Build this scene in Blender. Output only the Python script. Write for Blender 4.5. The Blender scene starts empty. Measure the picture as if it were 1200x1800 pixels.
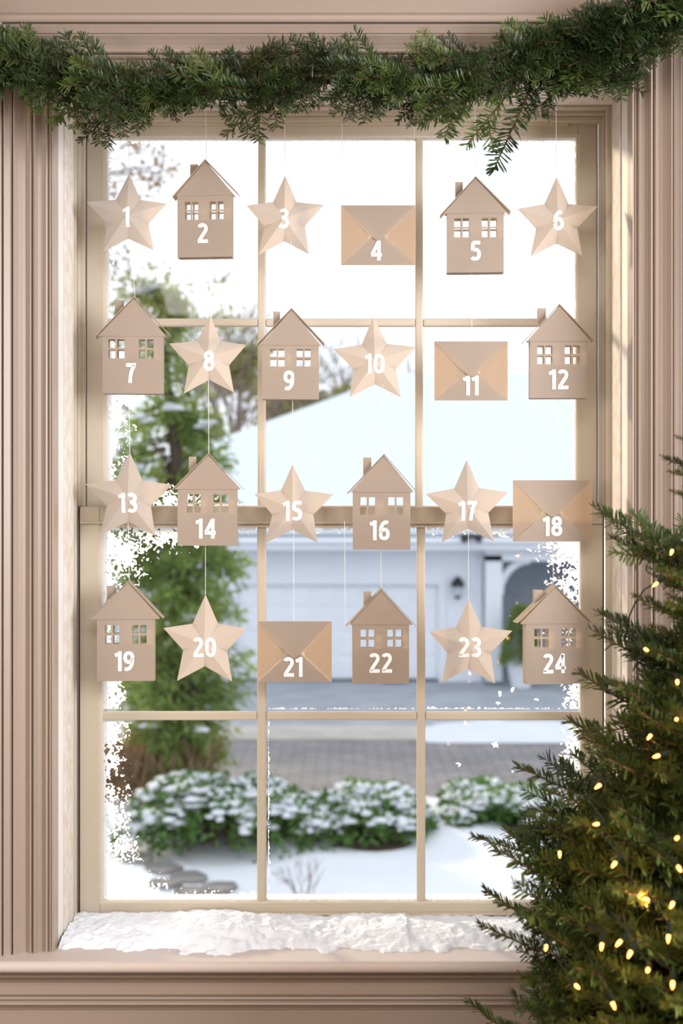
import bpy, bmesh, math, random
import numpy as np
from mathutils import Vector, Matrix, Euler

SC = bpy.context.scene
COL = SC.collection
PI = math.pi
random.seed(7)

# ------------------------------------------------------------------ camera, sky, sun, lights, exposure
F = 2200.0          # focal length in pixels of the 1200x1800 frame
D0 = 2.2            # distance from the camera to the plane of the hanging ornaments (Y = 0)
ZC = 1.45           # eye height above the room's floor
cam_d = bpy.data.cameras.new('camera')
cam = bpy.data.objects.new('camera', cam_d)
COL.objects.link(cam)
cam.location = (0, -D0, ZC)
cam.rotation_euler = (PI / 2, 0, 0)
cam_d.sensor_fit = 'VERTICAL'
cam_d.sensor_height = 36.0
cam_d.lens = F / 1800.0 * 36.0
cam_d.clip_start = 0.05
cam_d.clip_end = 400
cam_d.dof.use_dof = True
cam_d.dof.focus_distance = 2.19
cam_d.dof.aperture_fstop = 4.0
SC.camera = cam

world = bpy.data.worlds.new('winter_sky')
SC.world = world
world.use_nodes = True
wb = world.node_tree.nodes['Background']
wb.inputs['Color'].default_value = (0.95, 1.0, 1.09, 1)
wb.inputs['Strength'].default_value = 1.42

sun_d = bpy.data.lights.new('sun', 'SUN')
sun_d.energy = 3.6
sun_d.angle = math.radians(6)
sun_d.color = (1.0, 0.80, 0.56)
sun = bpy.data.objects.new('sun', sun_d)
COL.objects.link(sun)
sun.rotation_euler = Vector((0.52, -0.78, -0.34)).to_track_quat('-Z', 'Y').to_euler()

def area(name, loc, target, sx, sy, power, color):
    l = bpy.data.lights.new(name, 'AREA')
    l.shape = 'RECTANGLE'; l.size = sx; l.size_y = sy
    l.energy = power; l.color = color
    o = bpy.data.objects.new(name, l)
    COL.objects.link(o)
    o.location = loc
    o.rotation_euler = (Vector(target) - Vector(loc)).to_track_quat('-Z', 'Y').to_euler()
    return o
area('overhead_fill_light', (0.0, -2.6, 2.55), (0.0, -2.0, 0), 1.6, 1.6, 92, (1.0, 0.93, 0.88))  # added warm fill from overhead; no fixture is built
area('right_key_light', (2.2, -2.0, 1.9), (0.0, -0.2, 1.5), 1.2, 1.4, 112, (0.98, 0.98, 1.0))  # added neutral key light from the right; that wall has no window
area('left_fill_light', (-2.2, -2.3, 1.6), (0.0, -0.1, 1.4), 1.0, 1.0, 34, (1.0, 0.86, 0.72))  # added weak warm fill from the left, not a modelled lamp

SC.view_settings.view_transform = 'Standard'
SC.view_settings.look = 'None'
SC.view_settings.exposure = 0.0
SC.view_settings.gamma = 1.0
SC.view_settings.use_curve_mapping = False
try:
    SC.cycles.use_denoising = True
    SC.cycles.max_bounces = 10
    SC.cycles.transparent_max_bounces = 16
    SC.cycles.sample_clamp_indirect = 6.0
except Exception:
    pass

# ------------------------------------------------------------------ helpers
def at(px, py, Y):
    """point at depth Y whose picture position is (px, py) in the 1200x1800 frame"""
    d = D0 + Y
    return Vector(((px - 600) * d / F, Y, ZC + (900 - py) * d / F))

def wx(px, Y): return (px - 600) * (D0 + Y) / F
def wz(py, Y): return ZC + (900 - py) * (D0 + Y) / F

class MB:
    """collects geometry for one mesh"""
    def __init__(s): s.v = []; s.f = []
    def add(s, vs, fs):
        n = len(s.v)
        s.v.extend([tuple(v) for v in vs])
        s.f.extend([tuple(i + n for i in f) for f in fs])
        return s
    def box(s, x0, x1, y0, y1, z0, z1, M=None):
        vs = [Vector(p) for p in ((x0,y0,z0),(x1,y0,z0),(x1,y1,z0),(x0,y1,z0),(x0,y0,z1),(x1,y0,z1),(x1,y1,z1),(x0,y1,z1))]
        if M is not None: vs = [M @ v for v in vs]
        return s.add(vs, [(0,3,2,1),(4,5,6,7),(0,1,5,4),(1,2,6,5),(2,3,7,6),(3,0,4,7)])
    def prism(s, pts, y0, y1):
        """polygon in x,z (counter-clockwise seen from -Y) between y0 and y1"""
        n = len(pts)
        vs = [(p[0], y0, p[1]) for p in pts] + [(p[0], y1, p[1]) for p in pts]
        fs = [tuple(range(n)), tuple(range(2*n-1, n-1, -1))]
        for i in range(n):
            j = (i + 1) % n
            fs.append((i, i + n, j + n, j))
        return s.add(vs, fs)
    def tube(s, pts, rads, n=6, cap=True):
        pts = [Vector(p) for p in pts]
        if not hasattr(rads, '__len__'): rads = [rads] * len(pts)
        rings = []
        up = Vector((0.13, 0.31, 0.94)).normalized()
        for i, p in enumerate(pts):
            a = pts[max(i-1, 0)]; b = pts[min(i+1, len(pts)-1)]
            t = (b - a)
            t = t.normalized() if t.length > 1e-9 else Vector((0,0,1))
            u = t.cross(up)
            if u.length < 1e-3: u = t.cross(Vector((1,0,0)))
            u.normalize(); w = t.cross(u)
            rings.append([p + (u*math.cos(2*PI*k/n) + w*math.sin(2*PI*k/n)) * rads[i] for k in range(n)])
        vs = [v for r in rings for v in r]
        fs = []
        for i in range(len(pts)-1):
            for k in range(n):
                k2 = (k+1) % n
                fs.append((i*n+k, i*n+k2, (i+1)*n+k2, (i+1)*n+k))
        if cap:
            fs.append(tuple(range(n-1, -1, -1)))
            m = (len(pts)-1)*n
            fs.append(tuple(range(m, m+n)))
        return s.add(vs, fs)
    def lathe(s, prof, c=(0,0,0), n=16, M=None):
        """prof: list of (radius, z)"""
        vs = []; fs = []
        for r, z in prof:
            for k in range(n):
                v = Vector((r*math.cos(2*PI*k/n), r*math.sin(2*PI*k/n), z))
                if M is not None: v = M @ v
                vs.append(v + Vector(c))
        for i in range(len(prof)-1):
            for k in range(n):
                k2 = (k+1) % n
                fs.append((i*n+k, i*n+k2, (i+1)*n+k2, (i+1)*n+k))
        fs.append(tuple(range(n-1, -1, -1)))
        m = (len(prof)-1)*n
        fs.append(tuple(range(m, m+n)))
        return s.add(vs, fs)
    def mesh(s, name, mat, origin=(0,0,0), smooth=False):
        o = Vector(origin)
        me = bpy.data.meshes.new(name)
        me.from_pydata([tuple(Vector(v) - o) for v in s.v] if o.length > 0 else s.v, [], s.f)
        if mat is not None:
            for m in (mat if isinstance(mat, (list, tuple)) else [mat]): me.materials.append(m)
        if smooth:
            me.polygons.foreach_set('use_smooth', [True]*len(me.polygons))
        me.update()
        return me
    def build(s, name, mat, parent=None, smooth=False, origin=None):
        """one mesh object; world coordinates are re-based to the parent's origin"""
        if origin is None:
            origin = base_of(parent) if parent is not None else (0,0,0)
        return link(name, s.mesh(name, mat, origin, smooth), parent,
                    None if parent is not None else origin)

BASE = {}
def base_of(o):
    return BASE.get(o.name, Vector((0,0,0)))
def link(name, me, parent=None, loc=None):
    o = bpy.data.objects.new(name, me)
    COL.objects.link(o)
    if parent is not None:
        o.parent = parent
        BASE[o.name] = base_of(parent)
    elif loc is not None:
        o.location = loc
        BASE[o.name] = Vector(loc)
    return o
def tag(o, label=None, cat=None, group=None, kind=None):
    if label: o['label'] = label
    if cat: o['category'] = cat
    if group: o['group'] = group
    if kind: o['kind'] = kind
    return o
def thing(name, loc, label=None, cat=None, group=None, kind=None):
    o = bpy.data.objects.new(name, None)
    o.empty_display_size = 0.05
    COL.objects.link(o)
    o.location = loc
    BASE[o.name] = Vector(loc)
    return tag(o, label, cat, group, kind)
def bevel(o, w=0.002, seg=2):
    m = o.modifiers.new('bevel', 'BEVEL'); m.width = w; m.segments = seg; m.limit_method = 'ANGLE'
    return o

# ------------------------------------------------------------------ materials
def mat(name, col, rough=0.6, var=0.0, scale=8.0, col2=None, bump=0.0, bscale=60.0, trans=0.0, tcol=None,
        spec=0.3, objvar=0.0, stretch=None):
    m = bpy.data.materials.new(name)
    m.use_nodes = True
    nt = m.node_tree; N = nt.nodes; L = nt.links
    b = N['Principled BSDF']; out = N['Material Output']
    b.inputs['Roughness'].default_value = rough
    b.inputs['Specular IOR Level'].default_value = spec
    b.inputs['Base Color'].default_value = (*col, 1)
    tc = N.new('ShaderNodeTexCoord')
    src = tc.outputs['Object']
    if stretch:
        mp = N.new('ShaderNodeMapping'); mp.inputs['Scale'].default_value = stretch
        L.new(src, mp.inputs['Vector']); src = mp.outputs['Vector']
    csock = None
    if var > 0 or col2 is not None:
        nz = N.new('ShaderNodeTexNoise'); nz.inputs['Scale'].default_value = scale; nz.inputs['Detail'].default_value = 5
        L.new(src, nz.inputs['Vector'])
        rp = N.new('ShaderNodeValToRGB')
        c2 = col2 if col2 is not None else tuple(c*(1-var) for c in col)
        rp.color_ramp.elements[0].position = 0.35; rp.color_ramp.elements[1].position = 0.65
        rp.color_ramp.elements[0].color = (*c2, 1); rp.color_ramp.elements[1].color = (*col, 1)
        L.new(nz.outputs['Fac'], rp.inputs['Fac'])
        csock = rp.outputs['Color']
    if objvar > 0:
        oi = N.new('ShaderNodeObjectInfo')
        hs = N.new('ShaderNodeHueSaturation')
        mr = N.new('ShaderNodeMapRange'); mr.inputs['To Min'].default_value = 1-objvar; mr.inputs['To Max'].default_value = 1+objvar
        L.new(oi.outputs['Random'], mr.inputs['Value']); L.new(mr.outputs['Result'], hs.inputs['Value'])
        if csock is not None: L.new(csock, hs.inputs['Color'])
        else: hs.inputs['Color'].default_value = (*col, 1)
        csock = hs.outputs['Color']
    if csock is not None: L.new(csock, b.inputs['Base Color'])
    if bump > 0:
        bn = N.new('ShaderNodeTexNoise'); bn.inputs['Scale'].default_value = bscale; bn.inputs['Detail'].default_value = 4
        L.new(src, bn.inputs['Vector'])
        bp = N.new('ShaderNodeBump'); bp.inputs['Strength'].default_value = bump; bp.inputs['Distance'].default_value = 0.01
        L.new(bn.outputs['Fac'], bp.inputs['Height']); L.new(bp.outputs['Normal'], b.inputs['Normal'])
    if trans > 0:
        t = N.new('ShaderNodeBsdfTranslucent')
        t.inputs['Color'].default_value = (*(tcol or col), 1)
        mx = N.new('ShaderNodeMixShader'); mx.inputs['Fac'].default_value = trans
        L.new(b.outputs['BSDF'], mx.inputs[1]); L.new(t.outputs['BSDF'], mx.inputs[2])
        L.new(mx.outputs['Shader'], out.inputs['Surface'])
    return m

def glass_mat():
    m = bpy.data.materials.new('window_glass'); m.use_nodes = True
    nt = m.node_tree; N = nt.nodes; L = nt.links
    for n in list(N):
        if n.type == 'BSDF_PRINCIPLED': N.remove(n)
    out = [n for n in N if n.type == 'OUTPUT_MATERIAL'][0]
    tr = N.new('ShaderNodeBsdfTransparent'); tr.inputs['Color'].default_value = (0.985, 0.99, 0.99, 1)
    gl = N.new('ShaderNodeBsdfGlossy'); gl.inputs['Roughness'].default_value = 0.02
    fr = N.new('ShaderNodeFresnel'); fr.inputs['IOR'].default_value = 1.25
    mx = N.new('ShaderNodeMixShader')
    L.new(fr.outputs['Fac'], mx.inputs['Fac']); L.new(tr.outputs['BSDF'], mx.inputs[1]); L.new(gl.outputs['BSDF'], mx.inputs[2])
    L.new(mx.outputs['Shader'], out.inputs['Surface'])
    return m

def emit_mat(name, col, strength):
    m = bpy.data.materials.new(name); m.use_nodes = True
    b = m.node_tree.nodes['Principled BSDF']
    b.inputs['Base Color'].default_value = (*col, 1)
    b.inputs['Emission Color'].default_value = (*col, 1)
    b.inputs['Emission Strength'].default_value = strength
    return m

M = {}
M['trim'] = mat('casing_paint', (0.345, 0.275, 0.228), 0.34, var=0.05, scale=3, spec=0.4)
M['wall'] = mat('wall_paint', (0.315, 0.248, 0.205), 0.7, var=0.05, scale=2, bump=0.05, bscale=180)
M['room'] = mat('room_paint', (0.58, 0.55, 0.52), 0.8, var=0.04, scale=2)
M['floor'] = mat('floor_boards', (0.30, 0.20, 0.13), 0.5, var=0.3, scale=5, stretch=(1, 12, 1))
M['jamb'] = mat('jamb_paint', (0.76, 0.73, 0.70), 0.6, var=0.12, scale=14, bump=0.15, bscale=40, stretch=(1, 1, .3))
M['sash'] = mat('sash_vinyl', (0.52, 0.46, 0.37), 0.45, var=0.04, scale=4)
M['bead'] = mat('glazing_bead_vinyl', (0.62, 0.57, 0.49), 0.5, var=0.03, scale=6)
M['dark'] = mat('gap_shade_dark', (0.03, 0.02, 0.012), 0.8, var=0.2, scale=30)  # near-black, stands in for shade in the sash gaps
M['glass'] = glass_mat()
M['frost'] = mat('frost', (0.93, 0.94, 0.96), 0.8, var=0.03, scale=60, trans=0.7, tcol=(0.99, 0.99, 1.0))
M['paper'] = mat('cream_paper', (0.495, 0.425, 0.365), 0.85, var=0.04, scale=25, trans=0.40, tcol=(0.80, 0.71, 0.59), spec=0.1, bump=0.04, bscale=300)
M['starpaper'] = mat('star_paper', (0.61, 0.555, 0.50), 0.85, var=0.03, scale=25, trans=0.48, tcol=(0.82, 0.75, 0.69), spec=0.1, bump=0.04, bscale=300)
M['number'] = mat('white_vinyl', (0.97, 0.97, 0.97), 0.6, var=0.01, scale=40, spec=0.2)
M['string'] = mat('white_thread', (0.90, 0.88, 0.84), 0.8, var=0.05, scale=200, trans=0.3, tcol=(0.9, 0.9, 0.9))
M['snow'] = mat('snow', (0.79, 0.85, 0.94), 0.9, var=0.05, scale=30, bump=0.35, bscale=120, spec=0.2)
M['snow_out'] = mat('garden_snow', (0.70, 0.72, 0.76), 0.9, var=0.05, scale=2, bump=0.3, bscale=6, spec=0.1)
M['needle'] = mat('fir_needles', (0.040, 0.070, 0.018), 0.40, col2=(0.017, 0.034, 0.010), scale=30, spec=0.45, objvar=0.35, trans=0.15, tcol=(0.10, 0.17, 0.03))
M['needle2'] = mat('fir_needles_mid', (0.090, 0.140, 0.030), 0.40, col2=(0.030, 0.055, 0.014), scale=30, spec=0.45, objvar=0.3, trans=0.15, tcol=(0.12, 0.19, 0.03))
M['stop'] = mat('stop_board_paint', (0.60, 0.54, 0.47), 0.7, col2=(0.70, 0.66, 0.61), scale=40, bump=0.3, bscale=60)
M['stool'] = mat('skylit_stool_paint', (0.55, 0.48, 0.445), 0.4, var=0.05, scale=5)  # paler than the casing: sky light on the stool put into the colour
M['thin'] = mat('thin_paper', (0.54, 0.455, 0.40), 0.85, var=0.04, scale=25, trans=0.64, tcol=(0.90, 0.82, 0.70), spec=0.1)
M['light_block'] = mat('backlight_block', (0.50, 0.42, 0.365), 0.85, var=0.04, scale=25, trans=0.15, tcol=(0.6, 0.48, 0.38), spec=0.1)  # less translucent paper, darkens the top and bottom flaps against backlight
M['needle3'] = mat('fir_needles_lit', (0.15, 0.185, 0.038), 0.40, col2=(0.06, 0.09, 0.02), scale=30, spec=0.45, objvar=0.3, trans=0.15, tcol=(0.14, 0.2, 0.03))  # lighter needle copy: the tree's lit fronts put into the colour
M['twig'] = mat('fir_twig_bark', (0.12, 0.065, 0.035), 0.8, var=0.3, scale=60)
M['bark'] = mat('bark', (0.10, 0.07, 0.05), 0.9, var=0.4, scale=20, bump=0.6, bscale=30, stretch=(3, 3, .6))
M['wire'] = mat('green_wire', (0.006, 0.012, 0.007), 0.8, spec=0.1, var=0.2, scale=50)
M['bulb'] = emit_mat('warm_bulb', (1.0, 0.36, 0.07), 8.0)
M['bulbtip'] = mat('bulb_glass', (0.9, 0.8, 0.7), 0.2, var=0.03, scale=40, trans=0.6, tcol=(1, .85, .7))

# ------------------------------------------------------------------ room shell
WY = -0.085                     # room-side surface of the window wall
XL, XR = wx(97, -0.10), wx(1108, -0.10)      # opening
ZB = wz(1670, -0.10)            # stool top
ZT = wz(137, -0.10)             # head of the opening
RX, RY, RZ = 2.6, -4.6, 2.6
WO = 0.17                       # outside face of the wall

def struct(o, label=None): o['kind'] = 'structure'; return o

w = MB()
w.box(-RX, XL-0.02, WY, WO, -0.1, RZ); w.box(XR+0.02, RX, WY, WO, -0.1, RZ)
w.box(XL-0.02, XR+0.02, WY, WO, -0.1, ZB-0.03); w.box(XL-0.02, XR+0.02, WY, WO, ZT+0.02, RZ)
struct(w.build('wall_front', M['wall']))
struct(MB().box(-RX-0.1, -RX, RY, WO, -0.1, RZ).build('wall_left', M['room']))
struct(MB().box(RX, RX+0.1, RY, WO, -0.1, RZ).build('wall_right', M['room']))
struct(MB().box(-RX-0.1, RX+0.1, RY-0.1, RY, -0.1, RZ).build('wall_back', M['room']))
struct(MB().box(-RX-0.1, RX+0.1, RY-0.1, WO, -0.12, 0.0).build('floor', M['floor']))
struct(MB().box(-RX-0.1, RX+0.1, RY-0.1, WO, RZ, RZ+0.1).build('ceiling', M['room']))

# moulded casing around the opening: (picture x of the left casing, height above the wall in mm)
PROF = [(97,-8),(97,16),(96,18.5),(93,18.5),(92.3,15),(91.2,18),(89.6,18.6),(88.4,15.5),(86.4,15),(85.4,19),(83.4,20),(82.3,16),(80,14.5),
        (74,15.5),(68.5,19),(67.8,23),(65.5,25.5),(62.6,24),(61.4,18),(59.6,18),(58.8,23),(56.8,24.5),(54.8,21),(53,18),(50,18.5),(44,21),
        (37,26),(32,31),(30.2,31),(29.4,22),(27.2,22),(26.4,27),(20,30),(15,33),(14,33),(13.4,26),(11.4,26),(10.6,35),(8.6,36),(7,34),(7,-2)]
def casing(side):
    m = MB(); pts = []
    for px, v in PROF:
        u = (97 - px) * 0.9545e-3
        y = WY - (v * 1.3e-3 if v > 0 else v*1e-3)
        if side == 'left':  a, b = (XL-u, y, ZB), (XL-u, y, ZT+u)
        if side == 'right': a, b = (XR+u, y, ZB), (XR+u, y, ZT+u)
        if side == 'top':   a, b = (XL-u, y, ZT+u), (XR+u, y, ZT+u)
        pts.append((a, b))
    n = len(pts)
    vs = [p[0] for p in pts] + [p[1] for p in pts]
    fs = [(i, i+1, n+i+1, n+i) if side != 'left' else (i+1, i, n+i, n+i+1) for i in range(n-1)]
    fs.append((n-1, 0, n, 2*n-1))
    m.add(vs, fs)
    return m
struct(casing('left').build('trim_1', M['trim'])); struct(casing('top').build('trim_2', M['trim'])); struct(casing('right').build('trim_3', M['trim']))

def hmould(prof, Y0, x0=-1.5, x1=1.5, mt='trim'):
    """prof: list of (picture y, height above wall mm) swept along x"""
    pts = []
    for py, v in prof:
        y = WY - v*1e-3
        pts.append((y, wz(py, y)))
    m = MB(); n = len(pts)
    vs = [(x0, y, z) for y, z in pts] + [(x1, y, z) for y, z in pts]
    m.add(vs, [(i, i+1, n+i+1, n+i) for i in range(n-1)] + [(n-1, 0, n, 2*n-1), tuple(range(n-1,-1,-1)), tuple(range(n, 2*n))])
    return m
# frieze strip over the casing
struct(hmould([(47,-2),(47,10),(45,13),(40,14),(27,15),(25,12),(23,5),(22,-2)][::-1], 0).build('trim_4', M['trim']))
# apron under the stool
struct(hmould([(1688,-2),(1688,40),(1693,36),(1695,31),(1699,25),(1704,23),(1705.5,27),(1708,29),(1710.5,28),(1711.5,25),(1715,28),(1718,29),(1720,24),(1723,17),
               (1726,16),(1727,20),(1747,21),(1748.5,21),(1750,14),(1752,14),(1753,19),(1756,20.5),(1758,18.5),(1759,15),(1763,19),(1766,20),(1768,15),(1771,6),(1774,4),(1775,-2)], 0).build('trim_5', M['trim']))
struct(MB().box(-RX, RX, WY-0.018, WY, 0, 0.12).build('baseboard_front', M['trim']))
# stool (interior sill board) with rounded nose
nose = -0.150
st = MB(); pts = []
for k in range(9):
    a = PI/2 - PI*k/8
    pts.append((nose - 0.0095*math.cos(a), ZB - 0.0095 + 0.0095*math.sin(a)))
prof = [(0.065, ZB)] + pts + [(0.065, ZB-0.019)]
n = len(prof)
# wide front part, then the part inside the opening
def extr(pf, x0, x1):
    k = len(pf)
    vs = [(x0, y, z) for y, z in pf] + [(x1, y, z) for y, z in pf]
    return vs, [(i, i+1, k+i+1, k+i) for i in range(k-1)] + [(k-1, 0, k, 2*k-1), tuple(range(k-1,-1,-1)), tuple(range(k, 2*k))]
st.add(*extr([(WY, ZB)] + pts + [(WY, ZB-0.019)], -1.5, 1.5))
st.box(XL-0.019, XR+0.019, WY, 0.065, ZB-0.019, ZB)
struct(st.build('trim_6', M['stool']))

# ------------------------------------------------------------------ the window
win = thing('window_1', (0, 0.06, ZB), kind='structure')
JY1 = 0.155
j = MB()
j.box(XL-0.018, XL, WY+0.0085, JY1, ZB, ZT); j.box(XR, XR+0.018, WY+0.0085, JY1, ZB, ZT)
j.box(XL-0.018, XR+0.018, WY+0.0085, JY1, ZT, ZT+0.018)
j.box(XL-0.018, XR+0.018, 0.066, WO+0.03, ZB-0.02, wz(1613, 0.06))
j.build('jamb', M['jamb'], win)
t = MB()
t.box(XL, XL+0.0028, -0.036, 0.0295, ZB, ZT); t.box(XR-0.0028, XR, -0.032, 0.0295, ZB, ZT); t.box(XL+0.0028, XR-0.0028, -0.034, 0.0295, ZT-0.0028, ZT)
bevel(t.build('stop_board', M['stop'], win), 0.001)
# stops, tracks, head stop
t = MB()
for s, X in ((1, XL), (-1, XR)):
    def bx(a, b, y0, y1, z0=ZB, z1=ZT):
        t.box(min(X+s*a, X+s*b), max(X+s*a, X+s*b), y0, y1, z0, z1)
    eu = abs(X) - abs(wx(152 if s > 0 else 1049, .1)) - 0.0022; el = abs(X) - abs(wx(140 if s > 0 else 1059.5, .06)) - 0.0026
    bx(0, 0.0030, 0.030, 0.041); bx(0, el, 0.041, 0.052); bx(0, eu, 0.092, 0.102, wz(905, .1)); bx(0, el, 0.074, 0.092, wz(890, .1))
zt2 = ZT - 0.012
t.box(XL, XR, 0.040, 0.056, ZT-0.005, ZT); t.box(XL, XR, 0.066, 0.098, zt2+0.004, ZT); t.box(XL+0.006, XR-0.006, 0.078, 0.10, zt2-0.004, zt2+0.004)
bevel(t.build('sash_track', M['sash'], win), 0.0012)
t = MB()
zu = wz(891, .1)
for s, X in ((1, XL), (-1, XR)):
    eu = abs(X) - abs(wx(152 if s > 0 else 1049, .1)) - 0.0022; el = abs(X) - abs(wx(140 if s > 0 else 1059.5, .06)) - 0.0026
    for a, b, y0, y1, z0, z1 in ((eu, eu+0.0021, 0.104, 0.13, zu, zt2), (el, el+0.0025, 0.064, 0.09, wz(1612, .06), wz(893, .06))):
        t.box(min(X+s*a, X+s*b), max(X+s*a, X+s*b), y0, y1, z0, z1)
t.build('gap_shade_strip', M['dark'], win)  # dark strips painted in for the shaded gaps beside the sashes

FROST = []
def make_sash(name, Y, thick, ox0, ox1, oy0, oy1, gx0, gx1, gy0, gy1, vm, hm, toprail=None):
    """all edges in picture pixels at depth Y; oy0 top, oy1 bottom"""
    m = MB(); Y1 = Y + thick
    X = lambda p: wx(p, Y); Z = lambda p: wz(p, Y)
    m.box(X(ox0), X(gx0), Y, Y1, Z(oy1), Z(oy0)); m.box(X(gx1), X(ox1), Y, Y1, Z(oy1), Z(oy0))
    m.box(X(gx0), X(gx1), Y+0.0008, Y1, Z(gy0), Z(oy0)); m.box(X(gx0), X(gx1), Y+0.0008, Y1, Z(oy1), Z(gy1))
    s = bevel(m.build(name, M['sash'], win), 0.0016)
    my0, my1 = Y+0.009, Y+0.024
    for a, b in vm:
        bevel(MB().box(X(a), X(b), my0, my1, Z(gy1), Z(gy0)).build('muntin', M['sash'], s), 0.003, 2)
    for a, b in hm:
        e = [gx0] + [q for p in vm for q in p] + [gx1]
        for k in range(0, len(e), 2):
            bevel(MB().box(X(e[k]), X(e[k+1]), my0+0.0005, my1-0.0005, Z(b), Z(a)).build('muntin', M['sash'], s), 0.003, 2)
    # glazing beads round the big opening
    g = MB(); bw = 0.0042
    a0, a1, b0, b1 = X(gx0), X(gx1), Z(gy1), Z(gy0)
    g.box(a0, a0+bw, Y+0.004, Y+0.022, b0, b1); g.box(a1-bw, a1, Y+0.004, Y+0.022, b0, b1)
    g.box(a0+bw, a1-bw, Y+0.004, Y+0.022, b0, b0+bw); g.box(a0+bw, a1-bw, Y+0.004, Y+0.022, b1-bw, b1)
    g.build('glazing_bead', M['bead'], s)
    xs = [gx0] + [q for p in vm for q in p] + [gx1]
    ys = [gy0] + [q for p in hm for q in p] + [gy1]
    for r in range(0, len(ys), 2):
        for c in range(0, len(xs), 2):
            gy = Y + 0.0165
            MB().box(X(xs[c])-0.001, X(xs[c+1])+0.001, gy, gy+0.003, Z(ys[r+1])-0.001, Z(ys[r])+0.001).build('glass_pane', M['glass'], s)
            FROST.append((s, gy-0.0006, Y, xs[c], xs[c+1], ys[r], ys[r+1]))
    return s
up = make_sash('upper_sash', 0.100, 0.034, 152, 1049, 212, 912, 183, 1017, 237, 893, [(452, 466), (730, 744)], [(558, 572)])
lo = make_sash('lower_sash', 0.060, 0.034, 140, 1059.5, 891, 1612, 175, 1025, 923, 1590, [(451, 467), (733, 748)], [(1253, 1268)])
# stepped lip on the rails
bevel(MB().box(wx(200, .058), wx(1000, .058), 0.0565, 0.0612, wz(1609, .058), wz(1604, .058)).build('rail_lip', M['sash'], lo), 0.001)
bevel(MB().box(wx(140, .056), wx(1059, .056), 0.055, 0.0612, wz(921, .056), wz(917, .056)).build('rail_lip', M['sash'], lo), 0.001)
bevel(MB().box(wx(180, .09), wx(1000, .09), 0.093, 0.1012, wz(219, .09), wz(214, .09)).build('rail_lip', M['sash'], up), 0.001)

# frost on the panes: contours of a noise field that thickens towards the pane edges
rng = np.random.default_rng(3)
def vnoise(shape, cell):
    h, w_ = shape
    gh, gw = int(h/cell)+3, int(w_/cell)+3
    g = rng.random((gh, gw))
    yy = np.arange(h)/cell; xx = np.arange(w_)/cell
    yi = yy.astype(int); xi = xx.astype(int)
    fy = (yy-yi)[:, None]; fx = (xx-xi)[None, :]
    fy = fy*fy*(3-2*fy); fx = fx*fx*(3-2*fx)
    return (g[yi][:, xi]*(1-fy)*(1-fx) + g[yi+1][:, xi]*fy*(1-fx) + g[yi][:, xi+1]*(1-fy)*fx + g[yi+1][:, xi+1]*fy*fx)
def frost_mesh(field, x0, y0, st, Y, gy, mb):
    H, W = field.shape
    inside = field > 0
    cells = np.argwhere(inside[:-1, :-1] | inside[1:, :-1] | inside[:-1, 1:] | inside[1:, 1:])
    for r, c in cells:
        cr = [(r, c), (r, c+1), (r+1, c+1), (r+1, c)]
        vals = [field[p] for p in cr]
        poly = []
        for k in range(4):
            a, b = vals[k], vals[(k+1) % 4]; pa, pb = cr[k], cr[(k+1) % 4]
            if a > 0: poly.append(pa)
            if (a > 0) != (b > 0):
                t_ = a/(a-b); poly.append((pa[0]+(pb[0]-pa[0])*t_, pa[1]+(pb[1]-pa[1])*t_))
        if len(poly) >= 3:
            vs = [(wx(x0 + q[1]*st, Y), gy, wz(y0 + q[0]*st, Y)) for q in poly]
            mb.add(vs[::-1], [tuple(range(len(vs)))])
# per pane: widths (px) of frost from the left, right, top, bottom edges + extra blobs (cx, cy, rx, ry, amount)
FW = [dict(L=9, T=7, R=3), dict(T=6, R=2), dict(T=8, R=13),
      dict(L=16, B=8, x=[(196, 740, 24, 70, .9), (200, 870, 40, 40, .8), (300, 880, 70, 18, .6)]), dict(B=4), dict(R=5, B=3),
      dict(L=30, T=13, x=[(205, 960, 46, 60, 1.0), (260, 938, 90, 26, .9), (190, 1040, 20, 60, .7), (195, 1220, 22, 50, .8)]), dict(T=9, B=3), dict(T=14, R=18, B=4, x=[(1000, 960, 44, 36, .95), (1005, 1050, 30, 80, .75), (1016, 1220, 20, 50, .9), (880, 1222, 3, 5, 1.2), (902, 1215, 3, 4, 1.2), (876, 1238, 5, 4, 1.2), (945, 1232, 4, 2, 1.2)]),
      dict(L=18, B=14, x=[(195, 1310, 22, 60, .7), (195, 1430, 22, 60, .75), (205, 1500, 30, 30, .8), (222, 1578, 58, 44, 1.3), (330, 1590, 110, 18, 1.1)]),
      dict(B=10, L=3, x=[(480, 1585, 18, 10, 1), (600, 1590, 60, 10, .9)]),
      dict(R=16, B=9, x=[(1015, 1340, 24, 70, .9), (808, 1346, 4, 4, 1.2), (872, 1312, 5, 4, 1.2), (872, 1375, 3, 4, 1.2), (903, 1360, 3, 3, 1.2)])]
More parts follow.
